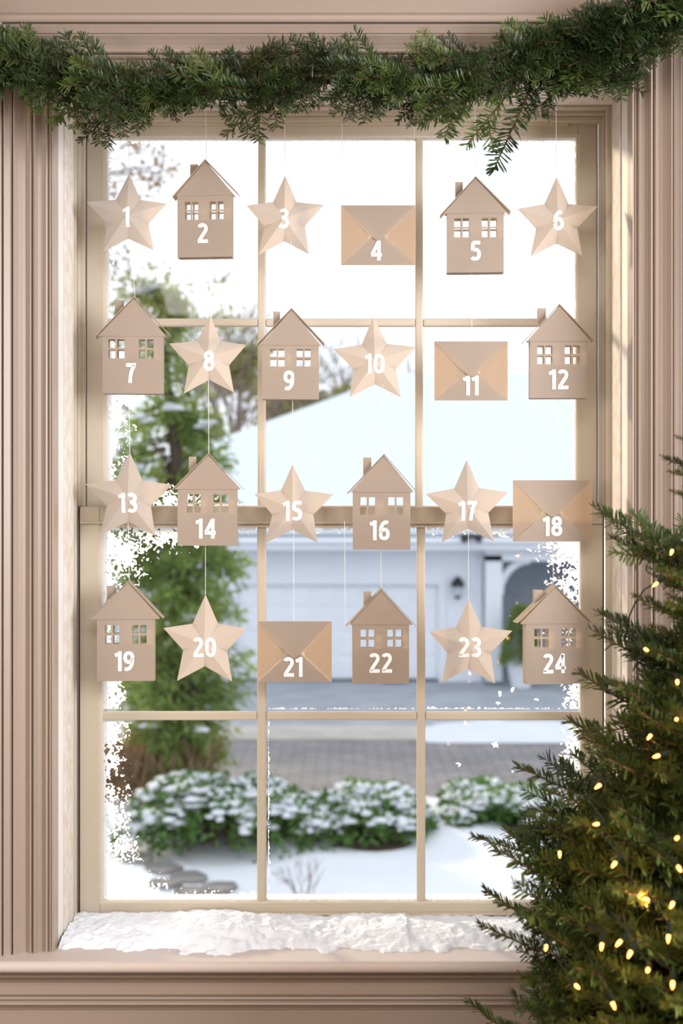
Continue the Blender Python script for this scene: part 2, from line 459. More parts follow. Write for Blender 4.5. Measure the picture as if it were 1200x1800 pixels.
for (s, gy, Y, x0, x1, y0, y1), fw in zip(FROST, FW):
    stp = 1.35
    x0 += 3; x1 -= 3; y0 += 3; y1 -= 3
    W = int((x1-x0)/stp)+1; H = int((y1-y0)/stp)+1
    xx = (x0 + np.arange(W)*stp)[None, :]; yy = (y0 + np.arange(H)*stp)[:, None]
    base = np.full((H, W), -9.0)
    for key, dist in (('L', xx-x0 + 0*yy), ('R', x1-xx + 0*yy), ('T', yy-y0 + 0*xx), ('B', y1-yy + 0*xx)):
        if key in fw: base = np.maximum(base, 1.0 - dist/(fw[key]))
    for cx, cy, rx, ry, am in fw.get('x', []):
        base = np.maximum(base, am*(1.15 - np.sqrt(((xx-cx)/rx)**2 + ((yy-cy)/ry)**2)))
    nz = 0.35*vnoise((H, W), 16) + 0.55*vnoise((H, W), 4.2) + 0.9*vnoise((H, W), 1.9)
    field = base*1.0 + (nz - 0.9)*1.7 - 0.38
    field[base < -1.2] = -1
    mb = MB(); frost_mesh(field, x0, y0, stp, Y, gy, mb)
    if mb.f: tag(mb.build('frost', M['frost'], s), kind='stuff')

# snow heaped on the stool
sx0, sx1, sy0, sy1 = XL+0.004, XR-0.004, -0.142, 0.057
nx, ny = 330, 66
big = vnoise((ny, nx), 40); mid = vnoise((ny, nx), 13); sml = vnoise((ny, nx), 4); tiny = vnoise((ny, nx), 1.8)
sm = MB(); hz = np.zeros((ny, nx))
for a in range(ny):
    v = a/(ny-1)
    for b in range(nx):
        u = b/(nx-1); y = sy0 + v*(sy1-sy0)
        ph = 0.45 + 0.22*math.sin(u*9+0.4) + 0.20*math.sin(u*21+1)
        clump = math.exp(-((u-0.24)/0.12)**2)
        frontlim = -0.100 - 0.020*clump + 0.035*(mid[a, b]-0.5) + 0.03*(sml[a, b]-.5)
        edge = max(0, min(1, (y - frontlim)/0.045))
        h = 0.004 + 0.016*big[a, b]*(0.35+ph) + 0.009*(mid[a, b]) + 0.006*(sml[a, b]-.3) + 0.0035*(tiny[a, b]-.5)
        h += 0.010*clump*edge
        h *= edge*(1.0 - 0.35*max(0, v-0.72)/0.28)
        if u > 0.62: h *= 0.75
        hz[a, b] = max(h, 0) if edge > 0.02 else -0.004
vs = []; fs = []
for a in range(ny):
    for b in range(nx):
        vs.append((sx0+(sx1-sx0)*b/(nx-1), sy0+(sy1-sy0)*a/(ny-1), ZB + hz[a, b]))
for a in range(ny-1):
    for b in range(nx-1):
        if max(hz[a, b], hz[a+1, b], hz[a, b+1], hz[a+1, b+1]) > 0:
            fs.append((a*nx+b, a*nx+b+1, (a+1)*nx+b+1, (a+1)*nx+b))
sm.add(vs, fs)
so = sm.build('windowsill_snow', M['snow'], smooth=True, origin=(0, -0.03, ZB))
tag(so, 'fluffy white snow heaped along the windowsill', 'snow', kind='stuff')

# ------------------------------------------------------------------ outside: ground, road, garage, trees, shrubs
H = 3.2
ZG = ZC - H
def gd(py): return F*H/(py-900)                 # distance from the camera of the ground seen at picture row py
def gnd(px, py):
    d = gd(py)
    return Vector(((px-600)*d/F, d-D0, ZG))
def far(px, py, d): return at(px, py, d-D0)
m = {}
m['concrete'] = mat('driveway_concrete', (0.36, 0.39, 0.43), 0.9, var=0.2, scale=1.5, bump=0.2, bscale=30)
m['walk'] = mat('sidewalk_concrete', (0.50, 0.46, 0.42), 0.9, var=0.2, scale=1.5)
m['white'] = mat('white_siding_paint', (0.80, 0.83, 0.89), 0.7, var=0.04, scale=1)
m['door'] = mat('garage_door_paint', (0.84, 0.87, 0.92), 0.6, var=0.04, scale=1)
m['grey'] = mat('grey_siding_paint', (0.36, 0.39, 0.45), 0.8, var=0.06, scale=2)
m['darkdoor'] = mat('dark_door_paint', (0.10, 0.12, 0.15), 0.5, var=0.1, scale=3)
m['black'] = mat('black_metal', (0.02, 0.022, 0.03), 0.5, var=0.1, scale=8)
m['lampglass'] = mat('lantern_glass', (0.55, 0.60, 0.68), 0.3, var=0.05, scale=8)
m['conifer'] = mat('conifer_foliage', (0.22, 0.31, 0.08), 0.8, col2=(0.10, 0.17, 0.05), scale=1.6, trans=0.4, tcol=(0.42, 0.52, 0.14))
m['olive'] = mat('olive_foliage', (0.30, 0.31, 0.10), 0.8, col2=(0.17, 0.18, 0.07), scale=1.2, trans=0.3, tcol=(0.4, 0.4, 0.12))
m['hedge'] = mat('hedge_leaves', (0.10, 0.22, 0.045), 0.6, col2=(0.05, 0.12, 0.03), scale=5, trans=0.2, tcol=(0.2, 0.35, 0.08))
m['dry'] = mat('dry_grass', (0.42, 0.30, 0.18), 0.9, col2=(0.26, 0.17, 0.10), scale=4, trans=0.2, tcol=(0.6, 0.4, 0.2))
m['leafbrown'] = mat('withered_leaves', (0.34, 0.24, 0.13), 0.8, col2=(0.20, 0.15, 0.09), scale=3, trans=0.25, tcol=(0.5, 0.35, 0.18))
m['greybark'] = mat('bare_tree_bark', (0.22, 0.17, 0.14), 0.9, var=0.3, scale=3)
m['stone'] = mat('flagstone', (0.27, 0.26, 0.24), 0.85, col2=(0.15, 0.145, 0.14), scale=3, bump=0.4, bscale=14)
m['darkbed'] = mat('dark_ground', (0.07, 0.05, 0.035), 0.95, var=0.3, scale=8)
m['roofsnow'] = mat('roof_snow', (0.74, 0.80, 0.845), 0.9, var=0.03, scale=1, bump=0.2, bscale=4, spec=0.1)
m['blue'] = mat('blue_plastic', (0.05, 0.09, 0.28), 0.5, var=0.1, scale=6)
# paved road: brick pattern, seen at a low angle and far away
def paver_mat():
    mt = bpy.data.materials.new('brick_pavers'); mt.use_nodes = True
    N = mt.node_tree.nodes; L = mt.node_tree.links
    b = N['Principled BSDF']; b.inputs['Roughness'].default_value = 0.9
    tc = N.new('ShaderNodeTexCoord'); br = N.new('ShaderNodeTexBrick')
    br.inputs['Scale'].default_value = 1.0
    br.inputs['Brick Width'].default_value = 0.32; br.inputs['Row Height'].default_value = 0.17
    br.inputs['Mortar Size'].default_value = 0.012
    br.inputs['Color1'].default_value = (0.27, 0.255, 0.26, 1); br.inputs['Color2'].default_value = (0.36, 0.335, 0.33, 1)
    br.inputs['Mortar'].default_value = (0.17, 0.165, 0.17, 1)
    L.new(tc.outputs['Object'], br.inputs['Vector'])
    nz = N.new('ShaderNodeTexNoise'); nz.inputs['Scale'].default_value = 0.8; nz.inputs['Detail'].default_value = 6
    L.new(tc.outputs['Object'], nz.inputs['Vector'])
    mx = N.new('ShaderNodeMix'); mx.data_type = 'RGBA'; mx.blend_type = 'MULTIPLY'; mx.inputs[0].default_value = 0.5
    L.new(br.outputs['Color'], mx.inputs[6]); L.new(nz.outputs['Fac'], mx.inputs[7]); L.new(mx.outputs[2], b.inputs['Base Color'])
    bp = N.new('ShaderNodeBump'); bp.inputs['Strength'].default_value = 0.5; bp.inputs['Distance'].default_value = 0.01
    L.new(br.outputs['Fac'], bp.inputs['Height']); bp.invert = True; L.new(bp.outputs['Normal'], b.inputs['Normal'])
    return mt
m['paver'] = paver_mat()

ro = random.Random(77)
# snowy ground: gently uneven sheet with a real grid near the house
def hnoise(x, y):
    return 0.05*math.sin(x*1.3+0.7*y) + 0.035*math.sin(x*2.9-1.1+y*1.7) + 0.03*math.sin(y*3.1+x*0.6)
g = MB(); nx, ny = 60, 40
vs = []
for a in range(ny):
    y = 0.3 + 13.0*(a/(ny-1))**1.0
    for b in range(nx):
        x = -9 + 18*b/(nx-1)
        k = min(1, max(0, (gd(1402)-D0 - y)/0.6))
        vs.append((x, y, ZG + k*(0.03 + hnoise(x, y))))
fs = [(a*nx+b, a*nx+b+1, (a+1)*nx+b+1, (a+1)*nx+b) for a in range(ny-1) for b in range(nx-1)]
g.add(vs, fs)
def lawnz(x, y):
    return ZG + min(1, max(0, (gd(1402)-D0 - y)/0.6))*(0.03 + hnoise(x, y))
struct(g.build('snowy_lawn', m['snow_out'] if 'snow_out' in m else M['snow_out'], smooth=True))
struct(MB().box(-90, 90, 0.2, 160, ZG-0.35, ZG-0.05).build('snowy_ground', M['snow_out']))
yA, yB = gd(1402)-D0, gd(1303)-D0
struct(MB().box(-30, 30, yA, yB, ZG-0.05, ZG+0.005).build('paved_road', m['paver'], origin=(0, yA, ZG)))
yC, yD = gd(1278)-D0, gd(1200)-D0
struct(MB().box(-30, gnd(735, 1290).x, yB, yC, ZG-0.05, ZG+0.03).build('sidewalk', m['walk']))
struct(MB().box(-30, 30, yC, yD+3, ZG-0.05, ZG+0.02).build('driveway', m['concrete']))
# snow bank between road and drive on the right
sb = MB(); K = 40; vs = []; fs = []
xa, xb = gnd(735, 1290).x, gnd(735, 1290).x+9
for a in range(12):
    v = a/11
    for b in range(K):
        u = b/(K-1)
        y = yB-0.15 + v*(yC+0.45-yB)
        hgt = 0.17*math.sin(PI*v)**0.6*(min(1, u*7))*(0.8+0.3*math.sin(u*17)+0.15*math.sin(u*41+v*6))
        vs.append((xa+(xb-xa)*u, y, ZG+hgt))
for a in range(11):
    for b in range(K-1): fs.append((a*K+b, a*K+b+1, (a+1)*K+b+1, (a+1)*K+b))
sb.add(vs, fs)
o = sb.build('snow_bank', M['snow_out'], smooth=True, origin=(xa, yB, ZG))
tag(o, 'low white snow bank along the far edge of the paved road', 'snow', kind='stuff')

# ---- garage across the road
GD = gd(1200)                       # distance of the garage front
GYY = GD - D0
gx = lambda px: (px-600)*GD/F
gz = lambda py: ZC + (900-py)*GD/F
gar = thing('garage', (gx(600), GYY, ZG), 'white garage across the road with a wide panelled door and snow covered roof', 'garage')
x_l, x_r = gx(120), gx(848)
dl, dr, dt = gx(415), gx(771), gz(1027)
ev = gz(952)
def part(name, mt, par, *boxes):
    b = MB()
    for q in boxes: b.box(*q)
    return b.build(name, mt, par)
part('front_wall', m['white'], gar, (x_l, dl, GYY, GYY+0.15, ZG, ev), (dr, x_r, GYY, GYY+0.15, ZG, ev), (dl, dr, GYY, GYY+0.15, dt, ev))
part('side_wall', m['white'], gar, (x_l, x_l+0.15, GYY+0.15, GYY+7, ZG, ev), (x_r-0.15, x_r, GYY+0.15, GYY+7, ZG, ev))
part('door_trim', m['white'], gar, (dl-0.12, dl, GYY-0.03, GYY, ZG, dt+0.12), (dr, dr+0.12, GYY-0.03, GYY, ZG, dt+0.12), (dl, dr, GYY-0.03, GYY, dt, dt+0.12))
gdoor = part('garage_door', m['door'], gar, (dl, dr, GYY+0.10, GYY+0.14, ZG+0.02, dt))
rows, cols = 4, 8
ph = (dt-ZG-0.02)/rows; pw = (dr-dl)/cols
for r in range(rows):
    for c in range(cols):
        a0 = dl+pw*c+0.05; b0 = ZG+0.02+ph*r+0.05
        bevel(part('door_panel', m['door'], gdoor, (a0, a0+pw-0.10, GYY+0.085, GYY+0.10, b0, b0+ph-0.10)), 0.02, 1)
part('painted_door_shadow', m['black'], gdoor, (dl, dr, GYY+0.09, GYY+0.14, ZG+0.02, ZG+0.06))  # black strip painted in as the shadow line at the door's foot
part('frieze_board', m['white'], gar, (x_l, x_r+0.1, GYY-0.03, GYY, gz(990), ev))
part('fascia', m['white'], gar, (x_l-0.3, gx(1200), GYY-0.55, GYY-0.50, gz(965), gz(945)))
part('soffit', m['white'], gar, (x_l-0.3, gx(1200), GYY-0.5, GYY, gz(952), gz(950)))
MB().tube([(x_l-0.3, GYY-0.58, gz(950)), (gx(1200), GYY-0.58, gz(950))], 0.06, 8).build('gutter', m['white'], gar)
# roof: front slope with a hip on the left, thick snow on it
RD = GD + 3.6
rz = ZC + (900-676)*RD/F
ex0, ex1 = gx(-10), gx(1700)
rl = (705-600)*RD/F; rr = ex1
ez = gz(945); eyy = GYY-0.55
def roof_mb(t0, t1):
    b = MB()
    base = [(ex0, eyy, ez), (ex1, eyy, ez), (rr, RD-D0, rz), (rl, RD-D0, rz), (ex0, 2*(RD-D0)-eyy, ez), (ex1, 2*(RD-D0)-eyy, ez)]
    vs = [(p[0], p[1], p[2]+t0) for p in base] + [(p[0], p[1], p[2]+t1) for p in base]
    b.add(vs, [(6,7,8,9), (6,9,10), (9,8,11,10), (0,3,2,1), (0,4,3), (3,4,5,2), (0,1,7,6), (4,0,6,10), (1,2,8,7), (2,5,11,8), (5,4,10,11)])
    return b
rf = roof_mb(0, 0.08).build('roof', m['grey'], gar)
roof_mb(0.085, 0.26).build('roof_snow', m['roofsnow'], rf)
# chunk of broken snow on the roof crest
for px in (760, 905): pass
# porch to the right: posts with curved braces, grey back wall of boards, dark door
py0 = gx(850); 
part('post', m['white'], gar, (gx(850), gx(878), GYY-0.35, GYY-0.05, ZG, gz(975)))
part('porch_beam', m['white'], gar, (gx(850), gx(1200), GYY-0.35, GYY-0.05, gz(985), gz(965)))
b = MB(); pts = []
for k in range(9):
    a = PI/2*k/8
    pts.append((gx(876)+ (1-math.cos(a))*0.62*0.9, GYY-0.2, gz(985)-0.62*(1-math.sin(a))*1.0))
b.tube(pts, 0.07, 6); b.build('brace', m['white'], gar)
PB = GYY+1.6
porch = part('porch_wall', m['grey'], gar, (gx(840), gx(1250), PB, PB+0.1, ZG, gz(945)))
zz = ZG+0.12; k = 0
while zz < gz(950)-0.05:
    MB().add([(gx(838), PB-0.005, zz+0.175), (gx(1250), PB-0.005, zz+0.175), (gx(1250), PB-0.03, zz), (gx(838), PB-0.03, zz), (gx(838), PB, zz), (gx(1250), PB, zz), (gx(838), PB, zz+.175), (gx(1250), PB, zz+.175)],
             [(3,2,1,0), (4,5,2,3), (0,1,7,6)]).build('siding_board', m['grey'], porch)
    zz += 0.18
part('porch_door', m['darkdoor'], gar, (gx(852), gx(868), PB-0.07, PB-0.02, ZG, gz(1050)))
part('porch_floor', m['concrete'], gar, (gx(850), gx(1250), GYY-0.35, PB, ZG, ZG+0.06))

def lantern(px, py, sc, label):
    c = Vector((gx(px), GYY-0.14, gz(py)))
    r = thing('wall_lantern', c, label, 'wall lamp', 'lanterns on the garage')
    MB().box(c.x-0.05*sc, c.x+0.05*sc, GYY-0.032, GYY, c.z-0.05*sc, c.z+0.15*sc).build('back_plate', m['black'], r)
    MB().lathe([(0.02*sc, 0.24*sc), (0.10*sc, 0.16*sc), (0.13*sc, 0.07*sc), (0.13*sc, 0.05*sc), (0.02*sc, 0.05*sc)][::-1], c, 12).build('hood', m['black'], r)
    MB().lathe([(0.05*sc, -0.12*sc), (0.085*sc, 0.05*sc)], c, 10).build('glass', m['lampglass'], r)
    MB().lathe([(0.02*sc, -0.19*sc), (0.06*sc, -0.15*sc), (0.055*sc, -0.12*sc)], c, 10).build('finial', m['black'], r)
    MB().tube([(c.x, GYY-0.02, c.z+0.06*sc), c+Vector((0, 0, 0.06*sc))], 0.02*sc, 6).build('arm', m['black'], r)
lantern(803, 1035, 1.0, 'black wall lantern right of the garage door')
lantern(397, 1078, 0.55, 'small dark wall lantern left of the garage door beside the conifer')
fc = Vector((gx(822), GYY-0.66, gz(941)))
fl_ = thing('flood_light', fc, 'dark twin floodlight under the garage eave left of the porch', 'flood light')
MB().lathe([(0.05, -0.02), (0.06, 0.0), (0.05, 0.03)], fc, 10).build('mount', m['black'], fl_)
MB().tube([fc, Vector((fc.x, GYY-0.5, fc.z))], 0.02, 6).build('bracket', m['black'], fl_)
for sx_ in (-1, 1):
    R_ = Vector((sx_*0.9, -0.5, -0.25)).to_track_quat('Z', 'Y').to_matrix().to_4x4()
    MB().lathe([(0.03, 0.03), (0.05, 0.08), (0.085, 0.17), (0.085, 0.19), (0.03, 0.185)], fc, 12, R_).build('lamp_head', m['black'], fl_)
o = part('recycling_crate', m['blue'], None, (gx(672), gx(708), GYY-0.30, GYY-0.05, ZG+0.02, ZG+0.16))
bevel(o, 0.02); tag(o, 'small blue plastic crate at the foot of the garage door', 'crate')

# ---- foliage generators
def leaf(mb, p, d, n, L, w):
    s = d.cross(n)
    if s.length < 1e-4: return
    s = s.normalized()*w
    f = n*(w*0.35)
    mid = p + d*(L*0.45)
    mb.add([p, mid - s + f, p + d*L, mid + s + f], [(0, 1, 2), (0, 2, 3)])
def rvec(r):
    while True:
        v = Vector((r.uniform(-1, 1), r.uniform(-1, 1), r.uniform(-1, 1)))
        if 0.05 < v.length < 1: return v.normalized()
ICO = None
def blob(mb, c, rx, ry, rz_, r, n=7):
    """low snow lump"""
    vs = []; fs = []
    rings = 4
    for i in range(rings):
        a = PI/2*i/(rings-0.2) - 0.25
        for k in range(n):
            q = 2*PI*k/n
            j_ = 1+r.uniform(-.22, .22)
            vs.append((c[0]+rx*math.cos(a)*math.cos(q)*j_, c[1]+ry*math.cos(a)*math.sin(q)*j_, c[2]+rz_*math.sin(a)*j_))
    for i in range(rings-1):
        for k in range(n):
            fs.append((i*n+k, i*n+(k+1) % n, (i+1)*n+(k+1) % n, (i+1)*n+k))
    fs.append(tuple((rings-1)*n+k for k in range(n))); fs.append(tuple(range(n-1, -1, -1)))
    mb.add(vs, fs)

# ---- big conifer left of the garage
CB = gnd(318, 1405); CD = CB.y + D0
pxm = CD/F
con = thing('conifer_tree', CB, 'tall green conifer with snow on its boughs outside the left panes', 'tree')
top_z = wz(500, CB.y)
MB().tube([CB, CB+Vector((0.02, 0, 3)), Vector((CB.x-0.25, CB.y, top_z))], [0.13, 0.09, 0.015], 8).build('trunk', M['bark'], con)
fol = MB(); snw = MB(); limbs = MB()
r = random.Random(31)
# half width (px) of the crown by picture row
ROWS = [(505, 55), (560, 85), (620, 62), (700, 95), (760, 112), (830, 125), (900, 125), (1000, 122), (1100, 128), (1200, 118), (1260, 100), (1320, 90), (1390, 70)]
def halfw(py):
    for (a, wa), (b_, wb_) in zip(ROWS, ROWS[1:]):
        if a <= py <= b_: return wa+(wb_-wa)*(py-a)/(b_-a)
    return ROWS[-1][1]
for i in range(300):
    py = r.uniform(510, 1385)
    if py < 700 and r.random() < 0.55: continue
    axis = -0.25*max(0, (1405-py)/905)
    a = r.uniform(0, 2*PI)
    R = halfw(py)*pxm*r.uniform(0.55, 1.05)
    if math.cos(a) > 0: R *= 1.02
    z = wz(py, CB.y)
    p0 = Vector((CB.x+axis, CB.y, z+0.15*R)); p1 = Vector((CB.x+axis+R*math.cos(a), CB.y+R*math.sin(a), z-0.22*R))
    limbs.tube([p0, p0.lerp(p1, 0.5)+Vector((0, 0, 0.06*R)), p1], [0.018, 0.012, 0.004], 4, cap=False)
    nl = int(78*(0.5+R))
    if py < 640: nl = int(nl*0.6)
    for k in range(nl):
        t = r.uniform(0.25, 1.05)
        c = p0.lerp(p1, t) + rvec(r)*0.13*(1.2-0.5*t)
        d = ((p1-p0).normalized()*0.6 + rvec(r)*0.8 + Vector((0, 0, -0.25))).normalized()
        leaf(fol, c, d, rvec(r), r.uniform(0.08, 0.17), r.uniform(0.010, 0.022))
    if r.random() < (0.20 if py < 1000 else 0.10) and math.sin(a) < 0.3:
        for k in range(3):
            c = p0.lerp(p1, r.uniform(0.6, 1.0)) + rvec(r)*0.05 + Vector((0, -0.06, 0.05))
            blob(snw, c, r.uniform(0.05, 0.12), r.uniform(0.06, 0.12), r.uniform(0.03, 0.05), r)
limbs.build('boughs', M['bark'], con)
tag(fol.build('foliage', m['conifer'], con), kind='stuff')
tag(snw.build('snow_on_boughs', M['snow_out'], con, smooth=True), kind='stuff')
# sparse yellowish top leader
fol = MB()
for i in range(26):
    py = r.uniform(485, 600); px = 275 + r.gauss(0, 36)
    c = far(px, py, CD-0.3)
    for k in range(32):
        leaf(fol, c+rvec(r)*0.16, rvec(r), rvec(r), r.uniform(0.05, 0.12), 0.022)
tag(fol.build('sparse_crown', m['olive'], con), kind='stuff')

# dry ornamental grass at its foot
db = gnd(270, 1408)
dry = thing('dry_grass_clump', db, 'brown withered grass clump at the foot of the conifer', 'grass')
b = MB()
for i in range(2600):
    px = r.uniform(-0.55, 0.50); p = db + Vector((px, r.uniform(-.3, .35), 0))
    d = Vector((px*0.7+r.gauss(0, .25), r.gauss(0, .3), 1)).normalized()
    leaf(b, p+d*r.uniform(0, 0.62), (d+rvec(r)*0.35).normalized(), rvec(r), r.uniform(0.15, 0.34), r.uniform(0.008, 0.016))
tag(b.build('blades', m['dry'], dry), kind='stuff')

# ---- low hedge shrubs with snow
def shrub(px0, px1, py_top, py_base, label, seed, more=1):
    r = random.Random(seed)
    A_, B_ = gnd(px0, py_base), gnd(px1, py_base)
    cx = (A_.x+B_.x)/2; hw = (B_.x-A_.x)/2; dp = 0.75
    cy = A_.y + dp
    base = Vector((cx, cy, ZG))
    # height so that the crown top shows at py_top
    hh = (900-py_top)*(cy+0.25+D0)/F + H
    root = thing('evergreen_shrub', base, label, 'shrub', 'low shrubs in front of the road')
    f = MB(); s = MB(); stems = MB()
    for i in range(40):
        a = r.uniform(0, 2*PI)
        tip = base + Vector((hw*0.8*math.cos(a)*r.random(), dp*0.8*math.sin(a)*r.random(), hh*0.7))
        stems.tube([base+Vector((r.uniform(-hw, hw)*0.6, r.uniform(-.4, .4), -0.03)), tip], [0.012, 0.005], 4, cap=False)
    lumps = []
    for i in range(44):
        u = r.uniform(-0.95, 0.95); v = r.uniform(-0.9, 0.9)
        e = max(0.0, 1-0.75*u*u-0.6*v*v)
        lumps.append((Vector((cx+u*hw, cy+v*dp, ZG+hh*(0.25+0.60*e*r.uniform(.55, 1.15)))), r.uniform(0.13, 0.28)*hh/0.5))
    for c, R in lumps:
        for k in range(150):
            n = rvec(r)
            if n.z < -0.6: continue
            p = c + Vector((n.x*R*1.25, n.y*R*1.25, n.z*R*0.9))
            if p.z < ZG: continue
            leaf(f, p, (n+rvec(r)*0.9).normalized(), rvec(r), r.uniform(0.05, 0.11), r.uniform(0.015, 0.028))
        front = c.y < cy-0.25*dp or c.z < ZG+hh*0.5
        for k in range((6 if front else 11)*more):
            q = r.uniform(0, 2*PI); rad = R*1.15*math.sqrt(r.random())
            p = c + Vector((rad*math.cos(q), rad*math.sin(q), R*0.93*math.sqrt(max(0.05, 1-(rad/(R*1.25))**2))))
            blob(s, p, r.uniform(0.03, 0.10), r.uniform(0.03, 0.10), r.uniform(0.012, 0.035), r, 6)
    stems.build('stems', M['bark'], root)
    tag(f.build('leaves', m['hedge'], root), kind='stuff')
    tag(s.build('snow_cover', M['snow_out'], root, smooth=True), kind='stuff')
shrub(225, 500, 1372, 1506, 'snow dusted evergreen shrub behind the left bottom pane', 1, 2)
shrub(545, 745, 1392, 1498, 'snow dusted evergreen shrub behind the middle bottom pane', 2, 2)
shrub(800, 1000, 1385, 1478, 'snow covered evergreen shrub behind the right bottom pane', 3, 3)
# dark ground patches under the shrubs
for px0, px1, py in ((232, 505, 1512), (545, 742, 1503), (880, 985, 1490)):
    A_, B_ = gnd(px0, py), gnd(px1, py); q = MB(); vs = []; K = 18
    for k in range(K):
        a = 2*PI*k/K; j_ = 1+ro.uniform(-.15, .15)
        vs.append(((A_.x+B_.x)/2+(B_.x-A_.x)*0.42*math.cos(a)*j_, A_.y+0.44+0.40*math.sin(a)*j_, lawnz((A_.x+B_.x)/2, A_.y+.3)+0.012))
    n0 = len(vs); vs += [(v[0]*1.0, v[1], ZG-0.05) for v in vs]
    q.add(vs, [tuple(range(K))] + [(k, k+K, (k+1) % K+K, (k+1) % K) for k in range(K)])
    o = q.build('dark_ground_patch', m['darkbed']); o['kind'] = 'structure'

# flagstones of a garden path, lower left
for k, (px, py, w_, dd) in enumerate(((238, 1519, .34, .19), (284, 1533, .33, .17), (334, 1545, .33, .16), (384, 1557, .30, .15), (286, 1560, .30, .10), (335, 1568, .28, .10), (398, 1572, .22, .07))):
    c = gnd(px, py); q = MB(); K = 9
    vs = []
    for t_ in range(K):
        a = 2*PI*t_/K; j_ = 1+ro.uniform(-.18, .18)
        vs.append((c.x+w_/2*math.cos(a)*j_, c.y+dd*math.sin(a)*j_, lawnz(c.x, c.y)+0.035))
    vs += [(v[0], v[1], ZG-0.08) for v in vs]
    q.add(vs, [tuple(range(K))] + [(t_, t_+K, (t_+1) % K+K, (t_+1) % K) for t_ in range(K)])
    o = q.build('flagstone', m['stone'], origin=(c.x, c.y, ZG))
    tag(o, 'flat grey flagstone of the garden path outside the lower left pane', 'stone', 'flagstones of the garden path')

# bare branching growth
def grow(mb, p, d, L, rad, depth, r, tips=None, droop=0.0, spread=0.55, kids=(2, 3), sides=5):
    q = p
    pts = [p]; n = 3
    for k in range(n):
        d = (d + rvec(r)*0.16 + Vector((0, 0, -droop))).normalized()
        q = q + d*(L/n); pts.append(q)
    mb.tube(pts, [rad*(1-0.4*k/n) for k in range(n+1)], sides, cap=False)
    if depth == 0:
        if tips is not None: tips.append((q, d))
        return
    for k in range(r.randint(*kids)):
        nd = (d + rvec(r)*spread).normalized()
        s_ = pts[r.choice((2, 3, 3))]
        grow(mb, s_, nd, L*r.uniform(0.6, 0.85), rad*0.64, depth-1, r, tips, droop, spread, kids, max(3, sides-1))
# little twiggy bush in the snow
r = random.Random(8)
tb = gnd(533, 1588)
bush = thing('bare_twig_bush', tb, 'small leafless twiggy bush poking out of the snow', 'bush')
b = MB()
for k in range(9):
    grow(b, tb+Vector((r.uniform(-.06, .06), r.uniform(-.06, .06), 0.0)), Vector((r.uniform(-.6, .6), r.uniform(-.4, .3), 1)).normalized(), 0.17, 0.005, 2, r, spread=0.6, sides=4)
b.build('twigs', m['greybark'], bush)

# ---- trees beyond the garage
def bare_tree(px, d, py_top, label, seed, leaves=None, leafn=0, base_rad=0.12, depth=5):
    r = random.Random(seed)
    p = Vector(((px-600)*d/F, d-D0, ZG))
    top = ZC+(900-py_top)*d/F - ZG
    root = thing('bare_tree' if leaves is None else 'leafy_tree', p, label, 'tree', 'trees behind the garage')
    b = MB(); tips = []
    grow(b, p, Vector((r.uniform(-.06, .06), 0, 1)).normalized(), top*0.36, base_rad, depth, r, tips, spread=0.5)
    b.build('branches', m['greybark'], root)
    if leaves:
        f = MB()
        for q, dd in tips:
            for k in range(leafn):
                leaf(f, q+rvec(r)*0.35, rvec(r), rvec(r), r.uniform(0.12, 0.26), r.uniform(0.05, 0.09))
        tag(f.build('leaves', m[leaves], root), kind='stuff')
    return root
bare_tree(395, 34, 520, 'slender bare tree behind the conifer, left of the middle muntin', 41, base_rad=.14)
bare_tree(428, 36, 560, 'bare grey tree beside the left vertical muntin behind the snowy roof', 42, base_rad=.12)
bare_tree(440, 33, 640, 'short bare tree at the left end of the snowy roof', 43, base_rad=.10)
bare_tree(590, 40, 540, 'bare tree rising behind the roof between paper house 9 and paper star 10', 44, base_rad=.14)
bare_tree(620, 42, 585, 'bare tree behind the roof under paper star 10', 45, base_rad=.12)
bare_tree(350, 38, 470, 'tall bare tree behind the top of the conifer', 48, base_rad=.15)
def leafy(px, py, d, rx, ry, label, seed, n=1500, mt='olive'):
    r = random.Random(seed)
    c = far(px, py, d); s = d/F
    root = thing('leafy_tree', Vector((c.x, c.y, ZG)), label, 'tree', 'leafy trees behind the garage')
    b = MB(); b.tube([(c.x, c.y, ZG), c], [0.16, 0.06], 7)
    f = MB()
    cl = [(c + Vector((r.uniform(-1, 1)*rx*s, r.uniform(-1, 1), r.uniform(-1, 1)*ry*s))) for k in range(16)]
    for q in cl: b.tube([c-Vector((0, 0, ry*s*.6)), q], [0.05, 0.015], 4, cap=False)
    for k in range(n):
        q = r.choice(cl)
        leaf(f, q+rvec(r)*r.uniform(0.1, 0.55), rvec(r), rvec(r), r.uniform(0.16, 0.32), r.uniform(0.06, 0.11))
    b.build('branches', m['greybark'], root)
    tag(f.build('leaves', m[mt], root), kind='stuff')
leafy(545, 738, 38, 40, 26, 'olive green tree peeping over the snowy roof below paper house 9', 51)
leafy(612, 712, 40, 20, 22, 'small olive tree behind the roof slope below paper star 10', 52, 500)
leafy(492, 722, 37, 22, 40, 'olive tree behind the left vertical muntin under paper house 9', 53, 700)
leafy(420, 640, 40, 30, 70, 'tall olive tree behind paper star 8', 54, 900)
